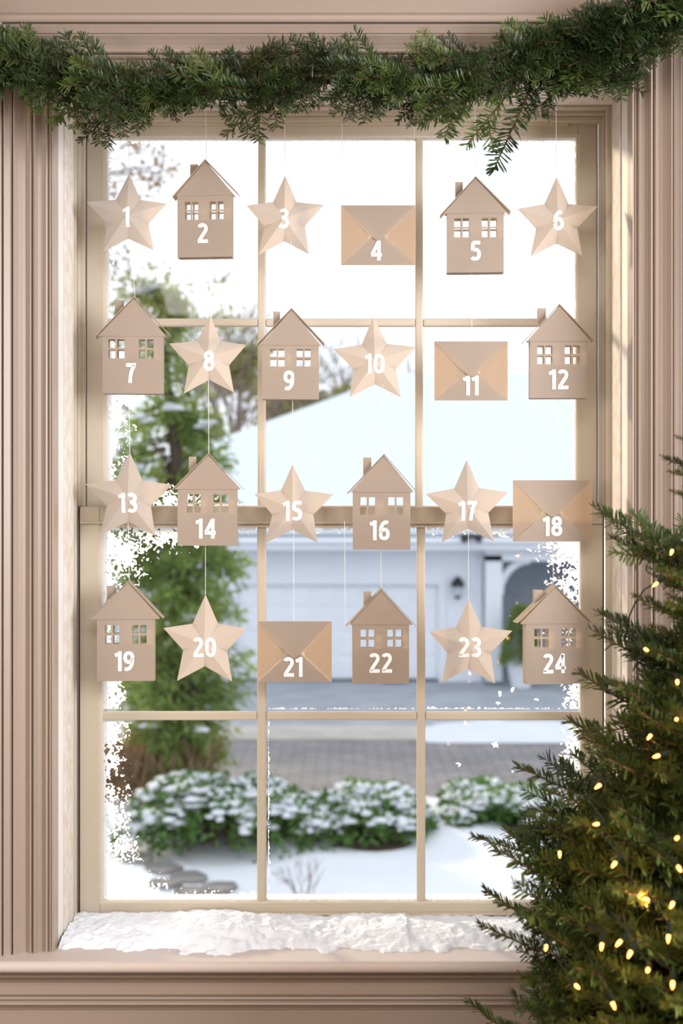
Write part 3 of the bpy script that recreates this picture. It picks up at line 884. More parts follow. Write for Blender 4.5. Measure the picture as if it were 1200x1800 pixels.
# overhanging tree whose trunk stands hidden left of the window; withered leaves on its twigs
r = random.Random(17)
od = 11.0
ob = Vector(((40-600)*od/F, od-D0, ZG))
ot = thing('overhanging_tree', ob, 'tree with withered leaves, its twigs reaching into the top left pane', 'tree')
b = MB(); f = MB()
fork = far(40, 420, od)
b.tube([ob, ob.lerp(fork, .5)+Vector((.05, 0, 0)), fork, far(60, 100, od)], [0.16, 0.13, 0.09, 0.04], 8)
for (px, py, n) in ((228, 255, 3), (270, 262, 2), (285, 290, 3), (268, 318, 4), (300, 300, 1), (235, 300, 2), (212, 340, 1), (250, 345, 2), (205, 470, 1), (218, 478, 1), (222, 440, 1)):
    tip = far(px, py, od+r.uniform(-.3, .3))
    mid = fork.lerp(tip, 0.55)+Vector((0, 0, 0.22))
    b.tube([fork, mid, tip], [0.022, 0.009, 0.003], 5, cap=False)
    for k in range(3):
        b.tube([mid.lerp(tip, 0.6+0.1*k), tip+rvec(r)*0.16], [0.004, 0.002], 4, cap=False)
    for k in range(n*9):
        leaf(f, tip+Vector((r.gauss(0, .07), r.gauss(0, .07), r.gauss(0, .035))), rvec(r), rvec(r), r.uniform(0.04, 0.08), r.uniform(0.015, 0.026))
b.build('branches', m['greybark'], ot)
f.build('leaves', m['leafbrown'], ot)

# ---- potted shrub on the porch
pp = Vector((gx(905), GYY-0.75, ZG+0.02))
pot = thing('potted_shrub', pp, 'dark green potted shrub in a white pot by the porch', 'potted plant')
MB().lathe([(0.17, 0.0), (0.25, 0.42), (0.28, 0.44), (0.28, 0.48), (0.22, 0.48), (0.20, 0.40)], pp, 16).build('pot', m['white'], pot)
f = MB(); r = random.Random(6)
for i in range(2200):
    t_ = r.random(); rad = 0.30*(1-t_)**0.7+0.05; a = r.uniform(0, 2*PI)
    p = pp+Vector((rad*math.cos(a), rad*math.sin(a), 0.42+1.05*t_))
    leaf(f, p, (rvec(r)+Vector((math.cos(a), math.sin(a), .4))).normalized(), rvec(r), r.uniform(0.06, 0.12), 0.02)
MB().tube([pp+Vector((0, 0, .3)), pp+Vector((0, 0, 1.35))], 0.03, 6).build('stem', M['bark'], pot)
tag(f.build('foliage', m['conifer'], pot), kind='stuff')

# ------------------------------------------------------------------ hanging advent ornaments
SW = 0.178     # stroke width of the figures (figure height = 1)
def spline(pts, closed=False, n=7):
    P = [Vector((p[0], p[1])) for p in pts]; out = []
    k = len(P)
    segs = k if closed else k-1
    for i in range(segs):
        g_ = (lambda q: P[q % k]) if closed else (lambda q: P[max(0, min(k-1, q))])
        p0, p1, p2, p3 = g_(i-1), g_(i), g_(i+1), g_(i+2)
        for j_ in range(n):
            t = j_/n
            out.append(0.5*((2*p1)+(p2-p0)*t+(2*p0-5*p1+4*p2-p3)*t*t+(3*p1-p0-3*p2+p3)*t**3))
    if not closed: out.append(P[-1])
    return out
def ell(cx, cy, rx, ry, a0=0, a1=360, n=28, e=0.86):
    o = []
    for k in range(n+1):
        a = math.radians(a0+(a1-a0)*k/n); c, s_ = math.cos(a), math.sin(a)
        o.append(Vector((cx+rx*math.copysign(abs(c)**e, c), cy+ry*math.copysign(abs(s_)**e, s_))))
    return o
h2 = SW/2
V2 = lambda *p: [Vector(q) for q in p]
GLYPH = {   # advance width, list of (polyline, closed)
 '0': (0.56, [(ell(.28, .5, .28-h2, .5-h2)[:-1], True)]),
 '1': (0.36, [(V2((.26, 0), (.26, 1.0)), False), (V2((.20, .87), (.015, .795)), False)]),
 '2': (0.54, [(ell(.26, .725, .18, .186, 158, -28, 16) + V2((.10, .135), (.085, h2)), False), (V2((.02, h2), (.54, h2)), False)]),
 '3': (0.53, [(ell(.235, .735, .175, .176, 140, -84, 18), False), (ell(.235, .285, .198, .196, 84, -145, 18), False), (V2((.16, .525), (.27, .525)), False)]),
 '4': (0.57, [(V2((.42, 0), (.42, 1.0)), False), (V2((.40, .935), (.085, .335), (.075, .29)), False), (V2((.02, .285), (.57, .285)), False)]),
 '5': (0.53, [(V2((.50, 1-h2), (.115, 1-h2)), False), (V2((.135, 1-h2), (.112, .52)), False), (ell(.235, .325, .205, .235, 118, -140, 20), False)]),
 '6': (0.55, [(ell(.29, .315, .185, .226)[:-1], True), (spline([(.48, .865), (.38, .91), (.25, .85), (.145, .68), (.108, .45), (.108, .30)]), False)]),
 '7': (0.52, [(V2((.0, 1-h2), (.50, 1-h2)), False), (spline([(.43, .93), (.30, .66), (.225, .36), (.20, 0)]), False)]),
 '8': (0.55, [(ell(.275, .74, .165, .172)[:-1], True), (ell(.275, .285, .188, .196)[:-1], True)]),
}
GLYPH['9'] = (0.55, [([Vector((0.55-p.x, 1-p.y)) for p in pl], c) for pl, c in GLYPH['6'][1]])
def ribbon(pl, closed):
    n = len(pl); L_, R_ = [], []
    for i in range(n):
        a = pl[(i-1) % n] if (closed or i > 0) else None
        b_ = pl[(i+1) % n] if (closed or i < n-1) else None
        d1 = (pl[i]-a).normalized() if a is not None else None
        d2 = (b_-pl[i]).normalized() if b_ is not None else None
        if d1 is None: d1 = d2
        if d2 is None: d2 = d1
        n1 = Vector((-d1.y, d1.x)); n2 = Vector((-d2.y, d2.x))
        mn = n1+n2
        mn = mn.normalized() if mn.length > 1e-6 else n1
        k = h2/max(0.5, mn.dot(n1))
        L_.append(pl[i]+mn*k); R_.append(pl[i]-mn*k)
    fs = [(i, (i+1) % n, (i+1) % n+n, i+n) for i in range(n if closed else n-1)]
    return L_+R_, fs
def digits_mesh(text, h):
    vs, fs, x = [], [], 0.0
    for ch_ in text:
        adv, strokes = GLYPH[ch_]
        for pl, cl in strokes:
            v, f = ribbon(pl, cl); k = len(vs)
            vs += [(p.x+x, p.y) for p in v]; fs += [tuple(i+k for i in q[::-1]) for q in f]
        x += adv + 0.085
    vs = np.array(vs)
    x -= 0.085
    vs = (vs - np.array([x/2, 0.5]))*h
    return vs, fs

def number_part(text, h, cx, cz, surf, parent, thick=0.0005):
    """white figures laid on a surface y = surf(x, z)"""
    vs, fs = digits_mesh(text, h)
    bm = bmesh.new()
    bv = [bm.verts.new((x+cx, 0, z+cz)) for x, z in vs]
    for f in fs:
        try: bm.faces.new([bv[i] for i in f])
        except ValueError: pass
    if surf is not None:
        x0, x1 = vs[:, 0].min()+cx, vs[:, 0].max()+cx
        for k in range(1, 12):
            for co, no in (((x0+(x1-x0)*k/12, 0, 0), (1, 0, 0)), ((0, 0, cz-h/2+h*k/12), (0, 0, 1))):
                bmesh.ops.bisect_plane(bm, geom=bm.verts[:]+bm.edges[:]+bm.faces[:], plane_co=co, plane_no=no)
    bm.normal_update()
    ret = bmesh.ops.extrude_face_region(bm, geom=bm.faces[:])
    top = set(g for g in ret['geom'] if isinstance(g, bmesh.types.BMVert))
    for v in bm.verts:
        y = surf(v.co.x, v.co.z) if surf is not None else 0.0
        v.co.y = y - 0.0003 - (thick if v in top else 0.0)
    bmesh.ops.recalc_face_normals(bm, faces=bm.faces[:])
    me = bpy.data.meshes.new('number'); bm.to_mesh(me); bm.free()
    me.materials.append(M['number'])
    o = link('number', me, parent); o.parent = parent
    o['label'] = 'white number ' + text
    return o

def local(root, mb, name, mt, smooth=False):
    return link(name, mb.mesh(name, mt, (0,0,0), smooth), root)

def hang(root, x, z0, z1, y=0.0, name='thread'):
    return local(root, MB().tube([(x, y, z0), (x, y, z1)], 0.00055, 5), name, M['string'])

mm = 1e-3
ZHEAD = ZT - 0.001
def zpx(py): return wz(py, 0)

STARS = {1: ((227,305),(152,355),(180,443),(270,440),(293,358),(223,383)),
         3: ((501,308),(433,361),(454,448),(543,447),(569,360),(499,386)),
         6: ((978,311),(909,367),(932,451),(1023,450),(1050,363),(979,389)),
         8: ((369,553),(297,604),(323,692),(411,690),(433,606),(368,635)),
         10: ((656,556),(586,614),(614,698),(705,699),(731,610),(658,640)),
         13: ((228,795),(150,851),(176,939),(273,942),(303,852),(226,884)),
         15: ((514,816),(447,868),(466,955),(558,954),(586,869),(514,898)),
         17: ((820,808),(748,868),(776,953),(868,952),(893,865),(821,898)),
         20: ((361,1045),(287,1104),(311,1197),(408,1198),(434,1105),(360,1137)),
         23: ((823,1052),(753,1110),(776,1200),(870,1202),(900,1109),(825,1137))}
HOUSES = {2: ((363,283),(304,348),(420,343),(313,409),453,345,(326,350,370,395,357,388),(334,347,289),(358,412)),
          5: ((835,313),(773,380),(896,375),(785,884),480,376,(798,824,846,872,386,419),(800,813,320),(835,443)),
          7: ((237,523),(168,594),(299,589),(182,287),692,591,(192,220,245,271,598,631),(202,216,528),(232,657)),
          9: ((512,543),(451,607),(570,605),(461,560),702,607,(475,500,521,546,615,645),(480,492,548),(508,670)),
          12: ((981,536),(918,602),(1042,600),(930,1029),700,600,(943,969,991,1017,609,641),(945,959,542),(980,668)),
          14: ((367,797),(302,862),(429,860),(313,417),958,859,(329,353,375,401,869,901),(332,345,803),(362,929)),
          16: ((675,798),(610,867),(733,865),(620,721),965,864,(633,659,682,708,874,905),(638,652,804),(667,932)),
          19: ((227,1020),(153,1090),(288,1086),(172,272),1195,1086,(186,211,233,258,1098,1131),(188,202,1030),(220,1161)),
          22: ((670,1033),(607,1100),(731,1100),(619,718),1200,1096,(633,658,680,706,1106,1138),(639,652,1040),(668,1164)),
          24: ((972,1028),(903,1093),(1040,1094),(920,1027),1200,1094,(935,961,984,1010,1104,1137),(938,953,1037),(971,1165))}
ENVS = {4: (599,730,361,466,(661,441)), 11: (763,892,600,704,(827,678)), 18: (901,1040,844,952,(970,925)), 21: (452,583,1092,1199,(515,1172))}
# where each thread comes down from: picture y of its upper end and picture x
THREAD = {1:(172,226),2:(172,361),3:(172,500),5:(172,834),6:(172,977),7:(425,231),8:(453,369),9:(424,511),10:(466,657),12:(427,981),
          13:(692,226),14:(668,366),15:(702,514),16:(676,672),17:(704,821),19:(920,225),20:(958,361),22:(965,669),23:(930,823),24:(952,972)}
YAW = {2:-5, 5:-3, 7:2, 9:3, 12:-2, 14:3, 16:-3, 19:4, 22:2, 24:7}
WORD = [''] + 'one two three four five six seven eight nine ten eleven twelve thirteen fourteen fifteen sixteen seventeen eighteen nineteen twenty twenty-one twenty-two twenty-three twenty-four'.split()
ROWN = ('top', 'second', 'third', 'bottom')

def make_star(n):
    tips = STARS[n][:5]
    cx = sum(p[0] for p in tips)/5; cy = sum(p[1] for p in tips)/5 + 1
    zlow = max(p[1] for p in tips)
    root = thing('paper_star', at(cx, cy, 0), 'cream folded paper star bearing the white number %s, %s row of ornaments' % (WORD[n], ROWN[(n-1)//6]), 'star ornament', 'paper advent stars')
    P = [((p[0]-cx)*mm, -(p[1]-cy)*mm) for p in tips]
    R = sum(math.hypot(*p) for p in P)/5
    I = []
    for k in range(5):
        a, b = P[k], P[(k+1) % 5]
        d = Vector((a[0]+b[0], a[1]+b[1])); d.normalize()
        I.append((d.x*R*0.50, d.y*R*0.50))
    hgt = 0.012
    c3 = (0, -hgt, 0)
    ring = []
    for k in range(5): ring += [(P[k][0], 0.0, P[k][1]), (I[k][0], 0.003, I[k][1])]
    tris = [(c3, ring[k], ring[(k+1) % 10]) for k in range(10)]
    # front shell, paper thickness 0.6 mm
    m = MB()
    for (a, b, c) in tris:
        m.add([a, b, c], [(0, 1, 2)])
    th = 0.0006
    for (a, b, c) in tris:
        m.add([(a[0], a[1]+th*2, a[2]), (b[0], b[1]+th, b[2]), (c[0], c[1]+th, c[2])], [(2, 1, 0)])
    for k in range(10):
        a, b = ring[k], ring[(k+1) % 10]
        m.add([a, b, (b[0], b[1]+th, b[2]), (a[0], a[1]+th, a[2])], [(0, 3, 2, 1)])
    local(root, m, 'star_front', M['starpaper'])
    # inner gluing flaps folded in along the arms: a narrow second layer behind
    fl = MB()
    for k in range(0, 10, 2):
        tip = Vector(ring[k]); i0 = Vector(ring[(k-1) % 10]); i1 = Vector(ring[(k+1) % 10]); C = Vector(c3)
        for i_ in (i0, i1):
            e0 = tip.lerp(C, 0.06); q0 = i_.lerp(tip, 0.1); q1 = i_.lerp(C, 0.42); q2 = tip.lerp(C, 0.5)
            off = Vector((0, 0.0022, 0))
            fl.add([q0+off, i_+off, q1+off], [(0, 1, 2)])
    local(root, fl, 'flap', M['starpaper'])
    def surf(x, z):
        for (a, b, c) in tris:
            d = (b[2]-c[2])*(a[0]-c[0]) + (c[0]-b[0])*(a[2]-c[2])
            u = ((b[2]-c[2])*(x-c[0]) + (c[0]-b[0])*(z-c[2]))/d
            v = ((c[2]-a[2])*(x-c[0]) + (a[0]-c[0])*(z-c[2]))/d
            w_ = 1-u-v
            if u >= -1e-6 and v >= -1e-6 and w_ >= -1e-6: return u*a[1]+v*b[1]+w_*c[1]
        return -0.004
    dx, dy = STARS[n][5]
    number_part(str(n), 0.0345, (dx-cx)*mm, -(dy-cy)*mm, surf, root)
    ty, tx = THREAD[n]
    local(root, MB().tube([((tx-cx)*mm, 0.001, (cy-ty)*mm), (P[0][0], 0.001, P[0][1]-0.001)], 0.00055, 5), 'thread', M['string'])
    return root

def make_house(n):
    ap, eL, eR, bx_, yb, yr, wn, ch, dg = HOUSES[n]
    cx = (bx_[0]+bx_[1])/2; cy = yb
    root = thing('paper_house', at(cx, cy, 0), 'cream folded paper house bearing the white number %s, %s row of ornaments' % (WORD[n], ROWN[(n-1)//6]), 'house ornament', 'paper advent houses')
    X = lambda p: (p-cx)*mm
    Z = lambda p: (cy-p)*mm
    dep = 0.020
    x0, x1, zt = X(bx_[0]), X(bx_[1]), Z(yr)
    th = 0.0009
    # window lights of each window: 2 x 2
    def lights(a, b, c, d):
        g = 1.6
        mx, my = (a+b)/2, (c+d)/2
        return [(a, mx-g), (mx+g, b)], [(c, my-g), (my+g, d)]
    def panel(y0):
        xa = lights(wn[0], wn[1], wn[4], wn[5])[0] + lights(wn[2], wn[3], wn[4], wn[5])[0]
        za = lights(wn[0], wn[1], wn[4], wn[5])[1]
        xs = sorted([x0, x1] + [X(q) for p in xa for q in p])
        zs = sorted([0.0, zt] + [Z(q) for p in za for q in p])
        holes = [(X(p[0]), X(p[1]), Z(q[1]), Z(q[0])) for p in xa for q in za]
        bm = bmesh.new(); V = {}
        def vv(i, k, y):
            if (i, k, y) not in V: V[(i, k, y)] = bm.verts.new((xs[i], y, zs[k]))
            return V[(i, k, y)]
        def hole(i, k):
            if i < 0 or k < 0 or i >= len(xs)-1 or k >= len(zs)-1: return True
            mx, mz = (xs[i]+xs[i+1])/2, (zs[k]+zs[k+1])/2
            return any(h[0] < mx < h[1] and h[2] < mz < h[3] for h in holes)
        for i in range(len(xs)-1):
            for k in range(len(zs)-1):
                if hole(i, k): continue
                bm.faces.new((vv(i,k,y0), vv(i+1,k,y0), vv(i+1,k+1,y0), vv(i,k+1,y0)))
                bm.faces.new((vv(i,k,y0+th), vv(i,k+1,y0+th), vv(i+1,k+1,y0+th), vv(i+1,k,y0+th)))
                if hole(i-1, k): bm.faces.new((vv(i,k,y0), vv(i,k+1,y0), vv(i,k+1,y0+th), vv(i,k,y0+th)))
                if hole(i+1, k): bm.faces.new((vv(i+1,k,y0), vv(i+1,k,y0+th), vv(i+1,k+1,y0+th), vv(i+1,k+1,y0)))
                if hole(i, k-1): bm.faces.new((vv(i,k,y0), vv(i,k,y0+th), vv(i+1,k,y0+th), vv(i+1,k,y0)))
                if hole(i, k+1): bm.faces.new((vv(i,k+1,y0), vv(i+1,k+1,y0), vv(i+1,k+1,y0+th), vv(i,k+1,y0+th)))
        bmesh.ops.recalc_face_normals(bm, faces=bm.faces[:])
        me = bpy.data.meshes.new('front_panel'); bm.to_mesh(me); bm.free(); me.materials.append(M['paper'])
        return me
    yf = -dep/2
    link('front_panel', panel(yf), root)
    link('back_panel', panel(dep/2), root)
    # folded lower lining behind the front, up to the window sills
    local(root, MB().box(x0+0.002, x1-0.002, yf+0.0015, yf+0.0022, 0.004, Z(wn[5]+1)), 'lining', M['paper'])
    local(root, MB().box(x0, x0+th, yf+th, dep/2, 0, zt), 'side_wall', M['paper'])
    local(root, MB().box(x1-th, x1, yf+th, dep/2, 0, zt), 'side_wall', M['paper'])
    local(root, MB().box(x0, x1, yf-0.0004, dep/2+th, -th, 0), 'bottom', M['paper'])
    # gable triangles and roof slopes
    A = (X(ap[0]), Z(ap[1])); Lp = (X(eL[0])+0.004, Z(eL[1])+0.003); Rp = (X(eR[0])-0.004, Z(eR[1])+0.003)
    gb = 0.0005
    zl = min(Lp[1], Rp[1], zt)-0.001
    local(root, MB().prism([(Lp[0]+.002, zt-0.0015), (Rp[0]-.002, zt-0.0015), (A[0], A[1]-0.003)], yf-0.0012, yf-0.0004), 'gable', M['paper'])
    local(root, MB().prism([(Lp[0]+.003, zt), (Rp[0]-.003, zt), (A[0], A[1]-0.003)], dep/2+0.0010, dep/2+0.0018), 'gable', M['paper'])
    rf0, rf1 = yf-0.004, dep/2+0.005
    for (ex, ez) in ((X(eL[0]), Z(eL[1])), (X(eR[0]), Z(eR[1]))):
        d = Vector((ex-A[0], ez-A[1])); nrm = Vector((-d.y, d.x)).normalized()*0.0011
        if nrm.y > 0: nrm = -nrm
        m = MB()
        pts = [(ex, ez), (A[0], A[1]), (A[0]+(0 if True else 0), A[1]-0.0016), (ex+nrm.x, ez+nrm.y)]
        if ex < A[0]: pts = [pts[0], pts[3], pts[2], pts[1]]
        else: pts = [pts[0], pts[1], pts[2], pts[3]]
        m.prism(pts, rf0, rf1)
        local(root, m, 'roof_slope', M['paper'])
    # chimney: a folded tube standing on the left slope
    c0, c1, ct = X(ch[0]), X(ch[1]), Z(ch[2])
    sl = (A[1]-Z(eL[1]))/(A[0]-X(eL[0]))
    zc0 = A[1]-(A[0]-c0)*sl-0.0005; zc1 = A[1]-(A[0]-c1)*sl-0.0005
    m = MB(); ya, yb2 = -0.002, 0.011
    vs = [(c0,ya,zc0),(c1,ya,zc1),(c1,yb2,zc1),(c0,yb2,zc0),(c0,ya,ct),(c1,ya,ct),(c1,yb2,ct),(c0,yb2,ct)]
    m.add(vs, [(0,1,5,4),(1,2,6,5),(2,3,7,6),(3,0,4,7)])
    i = 0.0008
    vs2 = [(c0+i,ya+i,zc0),(c1-i,ya+i,zc1),(c1-i,yb2-i,zc1),(c0+i,yb2-i,zc0),(c0+i,ya+i,ct),(c1-i,ya+i,ct),(c1-i,yb2-i,ct),(c0+i,yb2-i,ct)]
    m.add(vs2, [(4,5,1,0),(5,6,2,1),(6,7,3,2),(7,4,0,3)])
    m.add([vs[4],vs[5],vs[6],vs[7],vs2[4],vs2[5],vs2[6],vs2[7]], [(0,1,5,4),(1,2,6,5),(2,3,7,6),(3,0,4,7)])
    local(root, m, 'chimney', M['paper'])
    o = number_part(str(n), 0.0345, (dg[0]-cx)*mm, Z(dg[1]), None, root)
    for v in o.data.vertices: v.co.y += yf
    ty, tx = THREAD[n]
    local(root, MB().tube([(X(tx), 0.0, Z(ty)), (A[0], 0.0, A[1]-0.0005)], 0.00055, 5), 'thread', M['string'])
    if n == 22: local(root, MB().tube([(X(605), -0.005, Z(916)), (X(606.5), -0.005, Z(1099))], 0.00055, 5), 'thread', M['string'])
    root.rotation_euler = (0, 0, math.radians(YAW.get(n, 0)))
    return root

def make_env(n):
    x0, x1, y0, y1, dg = ENVS[n]
    cx = (x0+x1)/2
    root = thing('paper_envelope', at(cx, y1, 0), 'cream paper envelope bearing the white number %s, %s row of ornaments' % (WORD[n], ROWN[(n-1)//6]), 'envelope ornament', 'paper advent envelopes')
    w_, h = (x1-x0)*mm, (y1-y0)*mm
    hw = w_/2; e = 0.0005
    def poly(pts, ys, name, m=M['paper']):
        """pts in x,z with a y for each: thin bent sheet"""
        b = MB(); k = len(pts)
        b.add([(p[0], y, p[1]) for p, y in zip(pts, ys)] + [(p[0], y+e, p[1]) for p, y in zip(pts, ys)],
              [tuple(range(k)), tuple(range(2*k-1, k-1, -1))] + [(q, q+k, (q+1) % k+k, (q+1) % k) for q in range(k)])
        return local(root, b, name, m)
    poly([(-hw,0),(hw,0),(hw,h),(-hw,h)], [0.0006]*4, 'back_sheet', M['thin'])
    # added unseen sheets that block backlight behind the top and bottom flaps
    poly([(-hw+0.002,0.0008),(hw-0.002,0.0008),(0,h*0.5)], [-0.00045]*3, 'light_block', M['light_block'])
    poly([(hw-0.002,h-0.0008),(-hw+0.002,h-0.0008),(0,h*0.44)], [-0.00045]*3, 'light_block', M['light_block'])
    # side flaps, bottom flap, top flap, each a bit prouder than the one before
    zc = h*0.47
    poly([(-hw,0.0005),(-hw+w_*0.365,zc-0.003),(-hw+w_*0.365,zc+0.004),(-hw,h-0.0005)], [-0.0006,-0.0016,-0.0016,-0.0006], 'side_flap', M['thin'])
    poly([(hw,0.0005),(hw,h-0.0005),(hw-w_*0.365,zc+0.004),(hw-w_*0.365,zc-0.003)], [-0.0006,-0.0006,-0.0016,-0.0016], 'side_flap', M['thin'])
    poly([(-hw+0.0005,0),(hw-0.0005,0),(w_*0.10,h*0.455),(w_*0.04,h*0.475),(-w_*0.04,h*0.475),(-w_*0.10,h*0.455)], [-0.0013,-0.0013,-0.0034,-0.0036,-0.0036,-0.0034], 'bottom_flap')
    poly([(hw-0.0003,h),(-hw+0.0003,h),(-w_*0.055,h*0.43),(-w_*0.02,h*0.405),(w_*0.02,h*0.405),(w_*0.055,h*0.43)], [-0.0013,-0.0013,-0.0062,-0.0064,-0.0064,-0.0062], 'top_flap')
    def ysurf(x, z):
        k = max(0, min(1, z/(h*0.475)))
        y = -0.0013 - 0.0024*k
        if z > h*0.405 + abs(x)*0.8: y = -0.0066
        return y
    number_part(str(n), 0.0345, (dg[0]-cx)*mm, (y1-dg[1])*mm, ysurf, root)
    zt_ = lambda py: (y1-py)*mm
    if n == 4:
        hang(root, -hw+0.002, h-0.001, zt_(172), 0.0008); hang(root, hw-0.002, h-0.001, zt_(172), 0.0008)
    elif n == 11: hang(root, (829-cx)*mm, h-0.001, zt_(480), 0.0008)
    elif n == 18: hang(root, (981-cx)*mm, h-0.001, zt_(700), 0.0008)
    elif n == 21: hang(root, (516-cx)*mm, h-0.001, zt_(920), 0.0008)
    return root
for n in range(1, 25):
    if n in STARS: make_star(n)
    elif n in HOUSES: make_house(n)
    else: make_env(n)

# ------------------------------------------------------------------ fir sprigs (garland) and branches (tree)
def needle(mb, p, d, u, L, w):
    """three-sided flattened needle from p along d; u is a vector across it"""
    n = d.cross(u).normalized()*w*0.45
    u = u*w
    b = [p - u*0.6, p + u*0.6, p + n*0.9]
    q = p + d*(L*0.72)
    m = [q - u, q + u, q + n]
    t = p + d*L
    mb.add(b + m + [t], [(0,1,4,3),(1,2,5,4),(2,0,3,5),(3,4,6),(4,5,6),(5,3,6)])

NW = 0.00145
def shoot(mb, tw, p0, dirv, upv, L, NL, dens, rs, rnd, bare=0.0, curve=0.0):
    """one shoot: stem in tw, needles in mb; needles stand out sideways and upwards, leaning forwards"""
    d = dirv.normalized(); s = d.cross(upv)
    if s.length < 1e-3: s = d.cross(Vector((0.3, 1, 0.2)))
    s.normalize(); u = s.cross(d).normalized()
    pts = []
    K = 5
    for k in range(K+1):
        t = k/K
        pts.append(p0 + d*(L*t) + u*(curve*L*(t*t-t)*2))
    tw.tube(pts, [rs*(1-0.6*k/K) for k in range(K+1)], 4)
    n = int(L*dens)
    for i in range(n):
        t = bare + (1-bare)*(i+rnd.random())/n
        p = p0 + d*(L*t) + u*(curve*L*(t*t-t)*2)
        # angle around the stem, mostly sideways/upwards
        a = rnd.choice((0, PI)) + rnd.gauss(0, 0.45)
        if rnd.random() < 0.45: a = PI/2 + rnd.uniform(-1.1, 1.1)
        lat = s*math.cos(a) + u*math.sin(a)
        fw = rnd.uniform(0.40, 0.85) + 0.7*max(0, t-0.85)/0.15
        dd = (lat + d*fw).normalized()
        ln = NL*rnd.uniform(0.75, 1.08)*(1 - 0.35*max(0, t-0.8)/0.2)
        across = dd.cross(u if abs(dd.dot(u)) < 0.9 else s).normalized()
        needle(mb, p, dd, across, ln, NW)
    return pts

def two_mesh(name, mb, tw, mats):
    """needles + stem in one mesh with two materials"""
    n0 = len(mb.f)
    mb.add(tw.v, tw.f)
    me = mb.mesh(name, mats)
    idx = [0]*n0 + [1]*(len(mb.f)-n0)
    me.polygons.foreach_set('material_index', idx)
    me.update()
    return me

def sprig_mesh(seed, L, NL=0.0235, sides=5, lighter=False):
    rnd = random.Random(seed)
    mb, tw = MB(), MB()
    X = Vector((1, 0, 0)); U = Vector((0, 0, 1))
    pts = shoot(mb, tw, Vector((0, 0, 0)), X, U, L, NL, 820, 0.0018, rnd, 0.0, rnd.uniform(-0.12, 0.12))
    for k in range(sides):
        t = 0.12 + 0.62*(k+rnd.random()*0.5)/sides
        sgn = 1 if k % 2 else -1
        p = pts[0].lerp(pts[-1], t)
        a = math.radians(rnd.uniform(38, 55))
        d = Vector((math.cos(a), sgn*math.sin(a), rnd.uniform(-0.15, 0.2)))
        shoot(mb, tw, p, d, U, L*(0.62-0.42*t)*rnd.uniform(0.8, 1.15), NL*0.92, 820, 0.0012, rnd, 0.05, rnd.uniform(-0.1, 0.1))
    return two_mesh('fir_sprig', mb, tw, [M['needle2'] if lighter else M['needle'], M['twig']])

NW = 0.0012
SPR = [sprig_mesh(11, 0.120, sides=4), sprig_mesh(12, 0.140, sides=6), sprig_mesh(13, 0.110, sides=3), sprig_mesh(14, 0.15, sides=6), sprig_mesh(15, 0.125, sides=5, lighter=True), sprig_mesh(16, 0.125, sides=0), sprig_mesh(17, 0.13, sides=2, lighter=True)]

def aim(tip_dir, normal):
    """rotation whose local X is tip_dir and local Z is near normal"""
    x = tip_dir.normalized(); y = normal.cross(x)
    if y.length < 1e-3: y = Vector((0, 1, 0)).cross(x)
    y.normalize(); z = x.cross(y)
    return Matrix((x, y, z)).transposed().to_4x4()

# ---- garland draped over the head casing
GY = -0.165
gpath = [at(px, py, GY) for px, py in ((-70,70),(0,108),(70,122),(160,146),(260,152),(360,148),(470,140),(580,142),(700,140),(800,134),(900,118),(980,100),(1050,78),(1110,55),(1160,30),(1230,-5))]
def along(path, t):
    f = t*(len(path)-1); i = min(int(f), len(path)-2); k = f-i
    p0 = path[max(i-1, 0)]; p1 = path[i]; p2 = path[i+1]; p3 = path[min(i+2, len(path)-1)]
    return 0.5*((2*p1) + (p2-p0)*k + (2*p0-5*p1+4*p2-p3)*k*k + (3*p1-p0-3*p2+p3)*k**3)
garl = thing('fir_garland', gpath[7], 'dark green fir garland draped along the top of the window casing', 'garland')
MB().tube([along(gpath, i/60) for i in range(61)], 0.006, 7).build('stem', M['twig'], garl)
rg = random.Random(5)
def put(me, name, root, pos, d, nrm, sc=1.0):
    o = link(name, me, root)
    o.matrix_basis = Matrix.Translation(-base_of(root)) @ Matrix.Translation(pos) @ aim(d, nrm) @ Matrix.Scale(sc, 4)
    return o
NS = 112
for i in range(NS):
    t = (i+rg.random())/NS
    p = along(gpath, t)
    tg = (along(gpath, min(1, t+0.01)) - along(gpath, max(0, t-0.01))).normalized()
    a = rg.uniform(-1, 1)
    dv = -tg + Vector((0, 0, 1))*rg.choice((0.35, -0.2, -0.5, -0.9, 0.1))*rg.uniform(0.3, 1.1) + Vector((0, -1, 0))*rg.uniform(-0.05, 0.55)
    if rg.random() < 0.15: dv = tg*0.7 + Vector((0, -0.3, rg.uniform(-0.7, 0.3)))
    off = Vector((0, rg.uniform(-0.02, 0.012), rg.uniform(-0.022, 0.020)))
    me = SPR[rg.choice((0, 1, 2, 3, 4, 4, 0, 1))]
    sc = rg.uniform(0.70, 0.98)*(1.15 if t > 0.8 else 1.0)
    put(me, 'fir_sprig', garl, p+off, dv, Vector((rg.uniform(-.3, .3), -1, rg.uniform(0.0, 0.9))), sc)
